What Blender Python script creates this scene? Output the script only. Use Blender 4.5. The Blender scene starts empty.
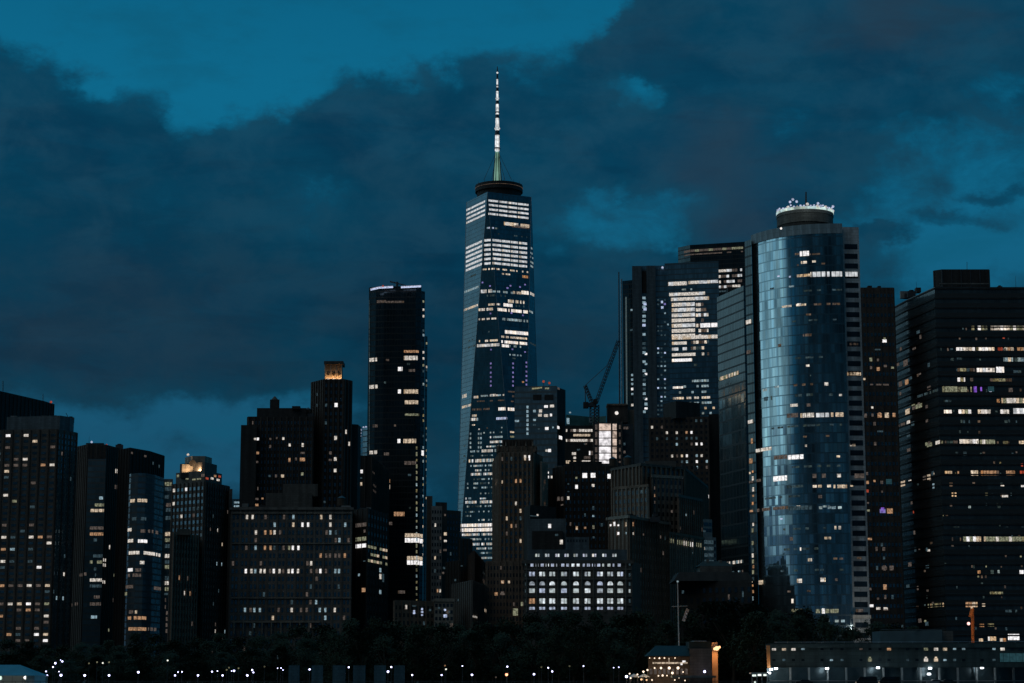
import bpy, math, random
from mathutils import Vector
random.seed(11)
R = math.radians
col = bpy.context.scene.collection
scene = bpy.context.scene
# ------------------------------------------------------------------ camera
F = 1990.0; HZ = 674.0; CZ = 5.0
TH = math.atan((HZ-341.5)/F); CT, ST = math.cos(TH), math.sin(TH)
CAM = Vector((0, 0, CZ))
cd = bpy.data.cameras.new('camera'); cam = bpy.data.objects.new('camera', cd); col.objects.link(cam)
cam.location = CAM; cam.rotation_euler = (math.pi/2+TH, 0, 0)
cd.lens = F/1024*36; cd.sensor_width = 36; cd.clip_start = 1; cd.clip_end = 60000
scene.camera = cam
def ray(px, py):
    a = (px-512)/F; b = (341.5-py)/F
    return Vector((a, CT-b*ST, ST+b*CT))
def P(px, py, D):
    d = ray(px, py); return CAM + d*(D/d.y)
def ZP(py, D): return P(512, py, D).z
def proj(p):
    q = p-CAM; dep = q.y*CT+q.z*ST
    return 512+F*q.x/dep, 341.5-F*(-q.y*ST+q.z*CT)/dep

# ------------------------------------------------------------------ materials
MATS = {}
def newmat(name):
    m = bpy.data.materials.new(name); m.use_nodes = True
    nt = m.node_tree; nt.nodes.clear()
    out = nt.nodes.new('ShaderNodeOutputMaterial')
    return m, nt, out
def N(nt, t, **k):
    n = nt.nodes.new(t)
    for a, v in k.items():
        if a.startswith('i'):
            n.inputs[int(a[1:])].default_value = v
        else: setattr(n, a, v)
    return n
def solid(name, c, rough=.7, metal=0.0, var=.25, scale=.35):
    if name in MATS: return MATS[name]
    m, nt, out = newmat(name); L = nt.links
    b = N(nt, 'ShaderNodeBsdfPrincipled'); b.inputs['Roughness'].default_value = rough; b.inputs['Metallic'].default_value = metal
    tc = N(nt, 'ShaderNodeTexCoord'); no = N(nt, 'ShaderNodeTexNoise'); no.inputs['Scale'].default_value = scale; no.inputs['Detail'].default_value = 6
    L.new(tc.outputs['Object'], no.inputs['Vector'])
    mp = N(nt, 'ShaderNodeMapRange'); mp.inputs[1].default_value = .3; mp.inputs[2].default_value = .7
    mp.inputs[3].default_value = 1-var; mp.inputs[4].default_value = 1+var
    L.new(no.outputs[0], mp.inputs[0])
    vm = N(nt, 'ShaderNodeVectorMath', operation='SCALE'); vm.inputs[0].default_value = c[:3]
    L.new(mp.outputs[0], vm.inputs['Scale']); L.new(vm.outputs[0], b.inputs['Base Color'])
    L.new(b.outputs[0], out.inputs[0]); MATS[name] = m
    return m
def masonry(name, c, bw=3.0, bh=3.2, joint=.86):
    """stone or brick wall: courses, streaky weathering"""
    if name in MATS: return MATS[name]
    m, nt, out = newmat(name); L = nt.links
    b = N(nt, 'ShaderNodeBsdfPrincipled'); b.inputs['Roughness'].default_value = .85
    uv = N(nt, 'ShaderNodeUVMap')
    br = N(nt, 'ShaderNodeTexBrick'); br.inputs['Scale'].default_value = 1.0
    br.inputs['Color1'].default_value = (*[x*1.12 for x in c], 1); br.inputs['Color2'].default_value = (*[x*.86 for x in c], 1)
    br.inputs['Mortar'].default_value = (*[x*joint*.7 for x in c], 1); br.inputs['Brick Width'].default_value = bw*.5; br.inputs['Row Height'].default_value = bh*.25
    br.inputs['Mortar Size'].default_value = .04
    L.new(uv.outputs[0], br.inputs['Vector'])
    mpn = N(nt, 'ShaderNodeMapping'); mpn.inputs['Scale'].default_value = (.5, .03, 1); L.new(uv.outputs[0], mpn.inputs[0])
    no = N(nt, 'ShaderNodeTexNoise'); no.inputs['Scale'].default_value = 1; no.inputs['Detail'].default_value = 5; L.new(mpn.outputs[0], no.inputs['Vector'])
    mp = N(nt, 'ShaderNodeMapRange'); mp.inputs[1].default_value = .3; mp.inputs[2].default_value = .7; mp.inputs[3].default_value = .65; mp.inputs[4].default_value = 1.3
    L.new(no.outputs[0], mp.inputs[0])
    vm = N(nt, 'ShaderNodeVectorMath', operation='SCALE'); L.new(br.outputs[0], vm.inputs[0]); L.new(mp.outputs[0], vm.inputs['Scale'])
    L.new(vm.outputs[0], b.inputs['Base Color']); L.new(b.outputs[0], out.inputs[0]); MATS[name] = m
    return m
def curtain(name, tint, frame=(.03, .035, .04), cw=1.5, fh=3.8, slab=.22, mull=.08, metal=.75, rough=.08, jit=.012, var=.35, streak=1.2, sc=(.11, .035), fm=0.0):
    """curtain wall: glass panes with mullions and spandrels, each pane tilted and tinted a hair differently"""
    if name in MATS: return MATS[name]
    m, nt, out = newmat(name); L = nt.links
    uv = N(nt, 'ShaderNodeUVMap'); sx = N(nt, 'ShaderNodeSeparateXYZ'); L.new(uv.outputs[0], sx.inputs[0])
    def M(op, a, b=None):
        n = N(nt, 'ShaderNodeMath', operation=op)
        for i, v in enumerate((a, b)):
            if v is None: continue
            if isinstance(v, (int, float)): n.inputs[i].default_value = v
            else: L.new(v, n.inputs[i])
        return n.outputs[0]
    u = M('DIVIDE', sx.outputs[0], cw); v = M('DIVIDE', sx.outputs[1], fh)
    fu = M('FRACT', u); fv = M('FRACT', v)
    line = M('MAXIMUM', M('LESS_THAN', fu, mull), M('LESS_THAN', fv, slab))
    cx = N(nt, 'ShaderNodeCombineXYZ'); L.new(M('FLOOR', u), cx.inputs[0]); L.new(M('FLOOR', v), cx.inputs[1])
    wn = N(nt, 'ShaderNodeTexWhiteNoise', noise_dimensions='2D'); L.new(cx.outputs[0], wn.inputs['Vector'])
    # larger scale variation (blinds on whole bays; painted reflections on the curved tower)
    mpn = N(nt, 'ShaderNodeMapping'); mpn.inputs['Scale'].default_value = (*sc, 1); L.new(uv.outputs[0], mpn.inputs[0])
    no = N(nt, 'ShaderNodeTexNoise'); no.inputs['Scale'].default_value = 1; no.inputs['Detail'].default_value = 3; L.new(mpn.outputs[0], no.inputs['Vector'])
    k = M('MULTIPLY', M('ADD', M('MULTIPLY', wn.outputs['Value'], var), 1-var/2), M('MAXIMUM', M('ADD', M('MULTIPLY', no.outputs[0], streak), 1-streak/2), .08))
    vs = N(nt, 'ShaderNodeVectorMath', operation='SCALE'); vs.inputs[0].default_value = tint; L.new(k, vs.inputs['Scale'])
    mx = N(nt, 'ShaderNodeMix', data_type='RGBA'); L.new(line, mx.inputs[0]); L.new(vs.outputs[0], mx.inputs[6]); mx.inputs[7].default_value = (*frame, 1)
    b = N(nt, 'ShaderNodeBsdfPrincipled'); L.new(mx.outputs[2], b.inputs['Base Color'])
    inv = M('SUBTRACT', 1.0, line)
    L.new(M('MAXIMUM', M('MULTIPLY', inv, metal), fm), b.inputs['Metallic'])
    L.new(M('ADD', M('MULTIPLY', line, .4 if fm == 0 else .12), rough), b.inputs['Roughness'])
    ge = N(nt, 'ShaderNodeNewGeometry')
    c0 = N(nt, 'ShaderNodeVectorMath', operation='SUBTRACT'); L.new(wn.outputs['Color'], c0.inputs[0]); c0.inputs[1].default_value = (.5, .5, .5)
    c1 = N(nt, 'ShaderNodeVectorMath', operation='SCALE'); L.new(c0.outputs[0], c1.inputs[0]); c1.inputs['Scale'].default_value = jit*2
    c2 = N(nt, 'ShaderNodeVectorMath', operation='ADD'); L.new(c1.outputs[0], c2.inputs[0]); L.new(ge.outputs['Normal'], c2.inputs[1])
    c3 = N(nt, 'ShaderNodeVectorMath', operation='NORMALIZE'); L.new(c2.outputs[0], c3.inputs[0]); L.new(c3.outputs[0], b.inputs['Normal'])
    L.new(b.outputs[0], out.inputs[0]); MATS[name] = m
    return m
def glow(name, c, s, var=.5, scale=1.3):
    if name in MATS: return MATS[name]
    m, nt, out = newmat(name); L = nt.links
    e = N(nt, 'ShaderNodeEmission'); e.inputs[0].default_value = (*c, 1)
    tc = N(nt, 'ShaderNodeTexCoord'); no = N(nt, 'ShaderNodeTexNoise'); no.inputs['Scale'].default_value = scale; no.inputs['Detail'].default_value = 2
    L.new(tc.outputs['Object'], no.inputs['Vector'])
    mp = N(nt, 'ShaderNodeMapRange'); mp.inputs[1].default_value = .35; mp.inputs[2].default_value = .65
    mp.inputs[3].default_value = s*(1-var); mp.inputs[4].default_value = s*(1+var*.35)
    L.new(no.outputs[0], mp.inputs[0])
    ge = N(nt, 'ShaderNodeNewGeometry'); ri = ge.outputs['Random Per Island']
    m1 = N(nt, 'ShaderNodeMapRange'); L.new(ri, m1.inputs[0]); m1.inputs[3].default_value = 1-var*.9; m1.inputs[4].default_value = 1+var*.35
    mu = N(nt, 'ShaderNodeMath', operation='MULTIPLY'); L.new(mp.outputs[0], mu.inputs[0]); L.new(m1.outputs[0], mu.inputs[1]); L.new(mu.outputs[0], e.inputs[1])
    fr = N(nt, 'ShaderNodeMath', operation='FRACT'); m7 = N(nt, 'ShaderNodeMath', operation='MULTIPLY'); L.new(ri, m7.inputs[0]); m7.inputs[1].default_value = 37.7; L.new(m7.outputs[0], fr.inputs[0])
    cm = N(nt, 'ShaderNodeMix', data_type='RGBA'); L.new(fr.outputs[0], cm.inputs[0]); cm.inputs[6].default_value = (c[0], c[1]*(1-.22*var), c[2]*(1-.45*var), 1); cm.inputs[7].default_value = (c[0]*(1-.12*var), c[1], min(1, c[2]*(1+.3*var)), 1)
    L.new(cm.outputs[2], e.inputs[0]); L.new(e.outputs[0], out.inputs[0])
    m.cycles.emission_sampling = 'NONE'
    MATS[name] = m
    return m
GL = {
 'H': glow('lit_bright', (1, .93, .84), 1.2, .4), 'W': glow('lit_white', (1, .86, .66), .85, .6),
 'Y': glow('lit_warm', (1, .74, .46), .72, .6), 'A': glow('lit_amber', (1, .53, .25), .5, .6),
 'C': glow('lit_cool', (.62, .85, .95), .5, .6), 'D': glow('lit_dim_warm', (.85, .64, .48), .13, .6),
 'E': glow('lit_dim_cool', (.45, .75, .8), .09, .6), 'G': glow('lit_greenish', (.8, .76, .42), .34, .7),
 'R': glow('lit_red', (1, .16, .08), .45, .5), 'V': glow('lit_violet', (.42, .16, 1), .6, .5),
 'B': glow('lit_blue_white', (.62, .7, 1), .95, .5), 'T': glow('lit_teal', (.1, .3, .34), .18, .3),
 'L': glow('lit_lilac', (.45, .38, 1), .5, .4), 'S': glow('lit_office_white', (.98, .96, .9), .74, .5, .5),
}
DARKW = solid('dark_window_glass', (.16, .26, .32), .18, .75, .5, .2)
DARKW2 = solid('black_window_glass', (.05, .08, .1), .15, .6, .5, .2)
ROOF = solid('roof_felt', (.07, .075, .08), .9)
STEEL = solid('painted_steel', (.1, .11, .12), .5, .4)
METAL = solid('pale_metal', (.4, .42, .44), .4, .6)
BLK_ = solid('black_fan', (.03, .03, .03)); TANK = solid('tank_wood', (.10, .07, .05), .9)
CONC = solid('concrete', (.3, .3, .29), .85)

# ------------------------------------------------------------------ mesh helpers
class MB:
    def __init__(s): s.v = []; s.f = []; s.uv = []; s.m = []; s.mats = []
    def mi(s, mat):
        if mat not in s.mats: s.mats.append(mat)
        return s.mats.index(mat)
    def poly(s, pts, mat, uv=None):
        b = len(s.v); s.v += [Vector(p) for p in pts]; s.f.append(tuple(range(b, b+len(pts)))); s.m.append(s.mi(mat))
        s.uv.append(uv or [(p[0]+p[1]*.3, p[2]) for p in pts])
    def box(s, c, d, mat, rz=0, taper=1.0):
        x, y, z = (k/2 for k in d); cs, sn = math.cos(rz), math.sin(rz)
        q = []
        for dz in (-z, z):
            t = taper if dz > 0 else 1
            for dx, dy in ((-x, -y), (x, -y), (x, y), (-x, y)):
                dx *= t; dy *= t
                q.append((c[0]+dx*cs-dy*sn, c[1]+dx*sn+dy*cs, c[2]+dz))
        for f in ((3, 2, 1, 0), (4, 5, 6, 7), (0, 1, 5, 4), (1, 2, 6, 5), (2, 3, 7, 6), (3, 0, 4, 7)):
            pts = [q[i] for i in f]
            s.poly(pts, mat)
    def tube(s, a, b, r0, r1=None, mat=None, n=8, cap=True):
        a = Vector(a); b = Vector(b); r1 = r0 if r1 is None else r1
        d = (b-a).normalized(); u = d.orthogonal().normalized(); w = d.cross(u)
        ra = [a+(u*math.cos(2*math.pi*i/n)+w*math.sin(2*math.pi*i/n))*r0 for i in range(n)]
        rb = [b+(u*math.cos(2*math.pi*i/n)+w*math.sin(2*math.pi*i/n))*r1 for i in range(n)]
        for i in range(n):
            j = (i+1) % n; s.poly([ra[i], ra[j], rb[j], rb[i]], mat)
        if cap: s.poly(list(reversed(ra)), mat); s.poly(rb, mat)
    def ball(s, c, r, mat, n=10, sz=1.0):
        c = Vector(c); rows = n//2+1
        g = [[c+Vector((math.sin(math.pi*j/rows)*math.cos(2*math.pi*i/n)*r, math.sin(math.pi*j/rows)*math.sin(2*math.pi*i/n)*r, math.cos(math.pi*j/rows)*r*sz)) for i in range(n)] for j in range(rows+1)]
        for j in range(rows):
            for i in range(n):
                k = (i+1) % n
                if j == 0: s.poly([g[0][0], g[1][i], g[1][k]], mat)
                elif j == rows-1: s.poly([g[j][i], g[j+1][0], g[j][k]], mat)
                else: s.poly([g[j][i], g[j+1][i], g[j+1][k], g[j][k]], mat)
    def build(s, name, parent=None, org=None, smooth=False):
        o0 = Vector(parent.location) if parent is not None and parent.type == 'EMPTY' else Vector((0, 0, 0))
        if parent is not None and parent.type != 'EMPTY': o0 = Vector(parent['o0'])
        if parent is None and org is not None: o0 = Vector(org)
        me = bpy.data.meshes.new(name)
        me.from_pydata([v-o0 for v in s.v], [], s.f)
        uvl = me.uv_layers.new(name='UVMap')
        flat = [c for f in s.uv for p in f for c in p]
        uvl.data.foreach_set('uv', flat)
        for m in s.mats: me.materials.append(m)
        me.polygons.foreach_set('material_index', s.m)
        if smooth: me.polygons.foreach_set('use_smooth', [True]*len(s.f))
        me.update()
        ob = bpy.data.objects.new(name, me); col.objects.link(ob)
        if parent is not None: ob.parent = parent
        elif org is not None: ob.location = org
        ob['o0'] = tuple(o0)
        return ob
def tag(o, label=None, cat=None, group=None, kind=None):
    if label:
        o['label'] = label
        if len(label.split()) > 16 or len(label.split()) < 4: print('LONG', len(label.split()), label)
    if cat: o['category'] = cat
    if group: o['group'] = group
    if kind: o['kind'] = kind
    return o
def empty(name, loc, label, cat, group=None):
    o = bpy.data.objects.new(name, None); col.objects.link(o); o.location = loc; o.empty_display_size = 1
    return tag(o, label, cat, group)
def copy_tree(o, parent=None, loc=None):
    c = o.copy(); col.objects.link(c); c.parent = parent
    if loc is not None: c.location = loc
    for ch in list(o.children): copy_tree(ch, c)
    return c

GZ = 2.0   # street level
class Face:
    """vertical or leaning planar facade: bottom edge A-B at z0, top edge C-E at z1 (may shrink to a point)"""
    def __init__(s, A, B, C, E):
        s.A, s.B, s.C, s.E = map(Vector, (A, B, C, E))
        lo = (s.B-s.A) if (s.B-s.A).length > (s.E-s.C).length else (s.E-s.C)
        s.h = Vector((lo.x, lo.y, 0)).normalized()
        s.n = s.h.cross(Vector((0, 0, 1)))
        if (s.B-s.A).length > .01: nn = (s.B-s.A).cross(s.C-s.A)
        else: nn = (s.C-s.A).cross(s.E-s.A)*-1
        nn.normalize()
        if nn.dot(s.n) < 0: nn = -nn
        s.n = nn; s.up = s.n.cross(s.h)
        if s.up.z < 0: s.up = -s.up
        s.z0, s.z1 = s.A.z, s.C.z
    def pt(s, t, z): return s.A + s.h*t + s.up*((z-s.z0)/s.up.z)
    def chord(s, z):
        k = (z-s.z0)/(s.z1-s.z0); k = max(0, min(1, k))
        return ((s.A.lerp(s.C, k)-s.A).dot(s.h), (s.B.lerp(s.E, k)-s.A).dot(s.h))
    def hit(s, px, py):
        d = ray(px, py); dn = d.dot(s.n)
        if dn > -1e-6: return None
        t = (s.A-CAM).dot(s.n)/dn; p = CAM+d*t; z = p.z
        if z < s.z0-1 or z > s.z1+1: return None
        q = (p-s.A).dot(s.h); a, b = s.chord(z)
        if q < a-.3 or q > b+.3: return None
        return t, q, z
    def s_at(s, px, z):
        k = (px-512)/F; o = s.pt(0, z)-CAM
        den = s.h.x-k*(s.h.y*CT+s.h.z*ST)
        return (k*(o.y*CT+o.z*ST)-o.x)/den if abs(den) > 1e-6 else None

class Bld:
    def __init__(s, name, label, cat='building', loc=None, group=None):
        s.name, s.label, s.cat, s.group = name, label, cat, group
        s.root = None; s.faces = []; s.wins = []; s.dark = []
    def ensure(s, p):
        if s.root is None: s.root = empty(s.name, (p.x, p.y, GZ), s.label, s.cat, s.group)
    def prism(s, part, pts, D0=None, depth=30, mat=None, ybot=None, zbot=None, ztop=None, roofmat=None, face=True, capw=0, parapet=1.2, ribs=None, close=None, skip=False):
        """pts: roof line corners (px, py[, D]) from left to right; the depth of a corner follows from a level roof"""
        P3 = []; z = ztop
        for i, q in enumerate(pts):
            if len(q) == 3: D = q[2]
            elif i == 0: D = D0
            else: D = (D0 or 1)*(HZ-pts[0][1])/(HZ-q[1])
            if z is None: z = ZP(q[1], D)
            # solve Y so that the ray hits z exactly
            d = ray(q[0], q[1])
            if len(q) == 3 or abs(d.z) < 1e-4: p = P(q[0], q[1], D)
            else:
                p = CAM+d*((z-CZ)/d.z) if i > 0 or ztop is not None else P(q[0], q[1], D)
            P3.append(Vector((p.x, p.y, 0)))
        s.ensure(P3[0])
        zb = GZ if zbot is None else zbot
        if ybot is not None: zb = ZP(ybot, P3[0].y)
        mb = MB(); fs = []; u = 0
        first, last = P3[0], P3[-1]
        ym = max(p.y for p in P3)+depth
        k1 = ym/last.y; k0 = ym/first.y
        ring = P3+[Vector((last.x*k1-(close or .3), ym, 0)), Vector((first.x*k0+(close or .3), ym, 0))]
        n = len(ring)
        for i in range(n):
            a, b = ring[i], ring[(i+1) % n]; ln = (b-a).length
            A = Vector((a.x, a.y, zb)); B = Vector((b.x, b.y, zb)); E = Vector((b.x, b.y, z)); C = Vector((a.x, a.y, z))
            if not (skip and i < len(P3)-1): mb.poly([A, B, E, C], mat, [(u, zb), (u+ln, zb), (u+ln, z), (u, z)])
            f = Face(A, B, C, E)
            if face and i < len(P3)-1: s.faces.append(f)
            fs.append(f)
            if ribs:
                step, wd, dp = ribs[:3]
                k = max(1, round(ln/step)); f.k = k; f.rw = wd; f.ln = ln
                for j in range(k+1):
                    t = min(max(j*ln/k, wd/2), ln-wd/2)
                    c = f.pt(t, (zb+z)/2)+f.n*(dp/2-.01)
                    ang = math.atan2(f.h.y, f.h.x)
                    mb.box((c.x, c.y, (zb+z)/2), (wd, dp, z-zb-.4), ribs[3] if len(ribs) > 3 else mat, ang)
            u += ln
        # roof with a parapet
        cx = sum(p.x for p in ring)/n; cy = sum(p.y for p in ring)/n
        def ins(p, w):
            d = Vector((cx-p.x, cy-p.y, 0)); return p+d.normalized()*w
        rm = roofmat or ROOF
        inner = [ins(p, .8) for p in ring]
        for i in range(n):
            j = (i+1) % n; a, b, c, d = ring[i], ring[j], inner[j], inner[i]
            mb.poly([(a.x, a.y, z), (b.x, b.y, z), (c.x, c.y, z), (d.x, d.y, z)], mat)
            mb.poly([(d.x, d.y, z), (c.x, c.y, z), (c.x, c.y, z-parapet), (d.x, d.y, z-parapet)], mat)
        mb.poly([(p.x, p.y, z-parapet) for p in inner], rm)
        if capw:   # projecting cornice
            for i in range(n):
                a, b = ring[i], ring[(i+1) % n]; ln = (b-a).length; f = fs[i]
                c = (a+b)/2+f.n*(capw/2)
                mb.box((c.x, c.y, z-.75), (ln+capw*2-.02*i, capw, 1.1), mat, math.atan2(f.h.y, f.h.x))
        ob = mb.build(part, s.root)
        ob.data['zt'] = z
        s.z = z; s.ring = ring
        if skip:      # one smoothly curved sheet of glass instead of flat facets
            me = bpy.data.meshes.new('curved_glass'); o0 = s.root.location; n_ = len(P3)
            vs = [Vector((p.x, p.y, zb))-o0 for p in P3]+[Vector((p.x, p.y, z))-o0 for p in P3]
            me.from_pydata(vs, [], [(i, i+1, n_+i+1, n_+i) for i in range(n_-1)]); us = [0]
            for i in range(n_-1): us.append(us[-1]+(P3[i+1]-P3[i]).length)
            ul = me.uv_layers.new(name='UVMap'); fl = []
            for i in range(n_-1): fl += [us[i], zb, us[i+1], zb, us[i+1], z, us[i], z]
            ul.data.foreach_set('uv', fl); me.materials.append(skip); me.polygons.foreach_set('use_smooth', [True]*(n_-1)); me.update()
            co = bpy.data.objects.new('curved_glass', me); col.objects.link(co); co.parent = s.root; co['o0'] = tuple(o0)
        return fs
    def hit(s, px, py, faces=None):
        best = None
        for f in (faces or s.faces):
            h = f.hit(px, py)
            if h and (best is None or h[0] < best[1][0]): best = (f, h)
        return best
    def add(s, f, a, b, z0, z1, mat, dark=False, shape=None):
        (s.dark if dark else s.wins).append((f, a, b, z0, z1, mat, shape))
    def spot(s, px, py, w, h, c='W', faces=None, shape=None):
        r = s.hit(px, py, faces)
        if not r: return print('miss', s.name, s.label[:30], px, py)
        f, (t, q, z) = r; m = GL[c] if isinstance(c, str) else c
        mp = t/F
        # foreshortening of slanted facades
        q1 = f.s_at(px-w/2, z); q2 = f.s_at(px+w/2, z); lo, hi = f.chord(z)
        q1, q2 = max(min(q1, q2), lo+.1), min(max(q1, q2), hi-.1)
        if q2-q1 < .2: return
        if getattr(f, 'k', 0):      # sit in the bays between the piers
            cell = f.ln/f.k; n_ = max(1, round((q2-q1)/cell)); c0 = math.floor((q1+q2)/2/cell-n_/2+.5); mw = cell-f.rw-.12
            for i in range(n_):
                if not 0 <= c0+i < f.k: continue
                cc = (c0+i+.5)*cell; w_ = min(mw, q2-q1) if n_ == 1 else mw
                s.add(f, cc-w_/2, cc+w_/2, z-h*mp/2, z+h*mp/2, m, shape=shape)
            return
        s.add(f, q1, q2, z-h*mp/2, z+h*mp/2, m, shape=shape)
    def spots(s, lst, w=3, h=3, faces=None):
        for q in lst: s.spot(q[0], q[1], q[3] if len(q) > 3 else w, q[4] if len(q) > 4 else h, q[2], faces)
    def band(s, x0, x1, py, h, c='W', seg=3.0, gap=.25, drop=0.0, mix=None, faces=None, ref=None):
        """a lit storey: level row of panes between two image columns, on every facade it crosses"""
        r = s.hit(ref if ref is not None else x0+.5, py, faces)
        if not r: r = s.hit((x0+x1)/2, py, faces)
        if not r: return print('miss band', s.label[:30], x0, x1, py)
        z = r[1][2]; hm = h*r[1][0]/F
        for f in (faces or s.faces):
            if z-hm/2 < f.z0 or z+hm/2 > f.z1: continue
            if (f.pt(0, z)-CAM).dot(f.n) >= 0: continue
            lo, hi = f.chord(z); a, b = f.s_at(x0, z), f.s_at(x1, z)
            if a is None or b is None: continue
            if a > b: a, b = b, a
            a = max(a, lo+.15); b = min(b, hi-.15)
            if b-a < .4: continue
            if getattr(f, 'k', 0): seg = f.ln/f.k; gap = f.rw+.1
            k0 = math.floor(a/seg); k1 = math.ceil(b/seg)
            for k in range(k0, k1):
                p0 = max(a, k*seg+gap/2); p1 = min(b, (k+1)*seg-gap/2)
                if p1-p0 < .3 or random.random() < drop: continue
                cc = random.choice(mix) if mix else c
                s.add(f, p0, p1, z-hm/2, z+hm/2, GL[cc])
    def grid(s, f, nx, fh, wf=.55, hf=.55, dark=None, p=0.0, mix='WYAD', lits=(), ztop=None, zbot=None, pair=0, off=.5, arch=False, drop=0.0):
        nx = max(1, round(nx/f.k))*f.k if getattr(f, 'k', 0) else nx; dark = dark or DARKW; zt = (ztop if ztop is not None else f.z1-1.5); zb = (zbot if zbot is not None else max(f.z0, GZ+4))
        a, b = f.chord((zt+zb)/2); cw = (b-a)/nx; rows = int((zt-zb)/fh)
        lit = {}
        for q in lits:
            h = f.hit(q[0], q[1])
            if not h: continue
            c = int((h[1]-a)/cw); r = int((zt-h[2])/fh)
            if pair:
                fr = (h[1]-a)/cw-c
                lit[(c, r, 0 if fr < .5 else 1)] = q[2]
                if len(q) > 3: lit[(c, r, 0)] = lit[(c, r, 1)] = q[2]
            else: lit[(c, r, 0)] = q[2]
        for r in range(rows):
            z = zt-(r+.5)*fh
            for c in range(nx):
                for k in range(2 if pair else 1):
                    key = (c, r, k)
                    if pair: ctr = a+(c+(.3 if k == 0 else .7))*cw; w = cw*.22
                    else: ctr = a+(c+off)*cw; w = cw*wf
                    L = lit.get(key)
                    if L is None and random.random() < p: L = random.choice(mix)
                    if L is None and drop and random.random() < drop: continue
                    s.add(f, ctr-w/2, ctr+w/2, z-fh*hf/2, z+fh*hf/2, GL[L] if L else dark, dark=L is None)
    def plate(s, mb, q, pr=.1):
        f, a, b, z0, z1, mat, shape = q
        p = [f.pt(a, z0), f.pt(b, z0), f.pt(b, z1), f.pt(a, z1)]
        if shape == 'arch':
            r = (b-a)/2; m = f.pt((a+b)/2, z1-min(r, (z1-z0)*.9))
            zz = z1-min(r, (z1-z0)*.9); p = [f.pt(a, z0), f.pt(b, z0)]+[f.pt((a+b)/2+r*math.cos(t), zz+(z1-zz)*math.sin(t)) for t in [math.pi*i/8 for i in range(9)]]
        fr = [x+f.n*pr for x in p]; bk = [x-f.n*.02 for x in p]
        mb.poly(fr, mat)
        for i in range(len(p)):
            j = (i+1) % len(p); mb.poly([bk[i], bk[j], fr[j], fr[i]], mat)
    def box(s, part, px0, px1, y0, y1, D, depth=12, mat=None, dy=0, label=None):
        """axis aligned block standing between image columns px0..px1 and rows y0 (top)..y1 at distance D"""
        a = P(px0, y0, D); b = P(px1, y0, D); zb = ZP(y1, D); s.ensure(a)
        mb = MB(); mb.box(((a.x+b.x)/2, D+depth/2, (a.z+zb)/2), (b.x-a.x, depth, a.z-zb), mat or CONC)
        o = mb.build(part, s.root)
        if label: o['label'] = label
        return o
    def rod(s, part, x0, y0, x1, y1, D, r=.3, r1=None, mat=None, parent=None):
        mb = MB(); mb.tube(P(x0, y0, D), P(x1, y1, D), r, r1, mat or STEEL); s.ensure(P(x0, y0, D))
        return mb.build(part, parent or s.root)
    def lamp(s, part, x, y, D, r, c, parent=None):
        mb = MB(); mb.ball(P(x, y, D), r, GL[c] if isinstance(c, str) else c, 8); return mb.build(part, parent or s.root)
    def clutter(s, px0, px1, py, D, n=5, seed=1, tank=False):
        """cooling units, vents, a water tank and a mast standing on the roof"""
        r = random.Random(seed); z = s.z-1.2
        for i in range(n):
            x = P(r.uniform(px0, px1), py, D).x; z = ZP(py, D)-1.4; y = D+r.uniform(4, 12); w, h = r.uniform(1.5, 4.5), r.uniform(1.8, 3.6)
            mb = MB(); mb.box((x, y, z+h/2), (w, r.uniform(1.5, 4), h), STEEL if i % 2 else CONC)
            cu = mb.build('cooling_unit', s.root)
            if i % 2: mb = MB(); mb.tube((x, y, z+h), (x, y, z+h+.5), w*.3, w*.3, BLK_, 10); mb.build('fan_housing', cu)
        x = P(r.uniform(px0, px1), py, D).x; y = D+5
        mb = MB(); mb.tube((x, y, z), (x, y, z+r.uniform(5, 9)), .14, .05, STEEL, 5); mb.build('antenna', s.root)
        if tank:
            x = P(px0+(px1-px0)*tank, py, D).x; y = D+7; mb = MB()
            for dx in (-1.3, 1.3):
                for dy in (-1.3, 1.3): mb.tube((x+dx, y+dy, z), (x+dx, y+dy, z+2.6), .14, .14, STEEL, 5)
            mb.tube((x, y, z+2.5), (x, y, z+6), 2.0, 1.9, TANK, 12); wt = mb.build('water_tank', s.root)
            mb = MB(); mb.tube((x, y, z+6), (x, y, z+7.2), 2.1, .1, STEEL, 12); mb.build('tank_roof', wt)
    def done(s, cap=100):
        ws = sorted(s.wins, key=lambda q: -((q[2]-q[1])*(q[4]-q[3])))
        allw = ws+s.dark
        if len(allw) <= cap: ind, rest = allw, []
        else: ind, rest = ws[:cap], ws[cap:]+s.dark
        for q in ind:
            mb = MB(); s.plate(mb, q, .14); mb.build('window', s.root)
        if rest:
            mb = MB()
            for q in rest: s.plate(mb, q, .08)
            tag(mb.build('windows', s.root), kind='stuff')
        return s.root

# ------------------------------------------------------------------ sky
world = bpy.data.worlds.new('World'); scene.world = world; world.use_nodes = True
nt = world.node_tree; nt.nodes.clear(); L = nt.links
wo = nt.nodes.new('ShaderNodeOutputWorld'); bg = nt.nodes.new('ShaderNodeBackground'); L.new(bg.outputs[0], wo.inputs[0])
def V(x): return x
def M(op, a, b=None, c=None, clamp=False):
    n = nt.nodes.new('ShaderNodeMath'); n.operation = op; n.use_clamp = clamp
    for i, v in enumerate((a, b, c)):
        if v is None: continue
        if isinstance(v, (int, float)): n.inputs[i].default_value = v
        else: L.new(v, n.inputs[i])
    return n.outputs[0]
def MR(x, a, b, c, d, sm=True):
    n = nt.nodes.new('ShaderNodeMapRange'); n.interpolation_type = 'SMOOTHSTEP' if sm else 'LINEAR'
    L.new(x, n.inputs[0])
    for i, v in enumerate((a, b, c, d)): n.inputs[i+1].default_value = v
    return n.outputs[0]
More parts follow.
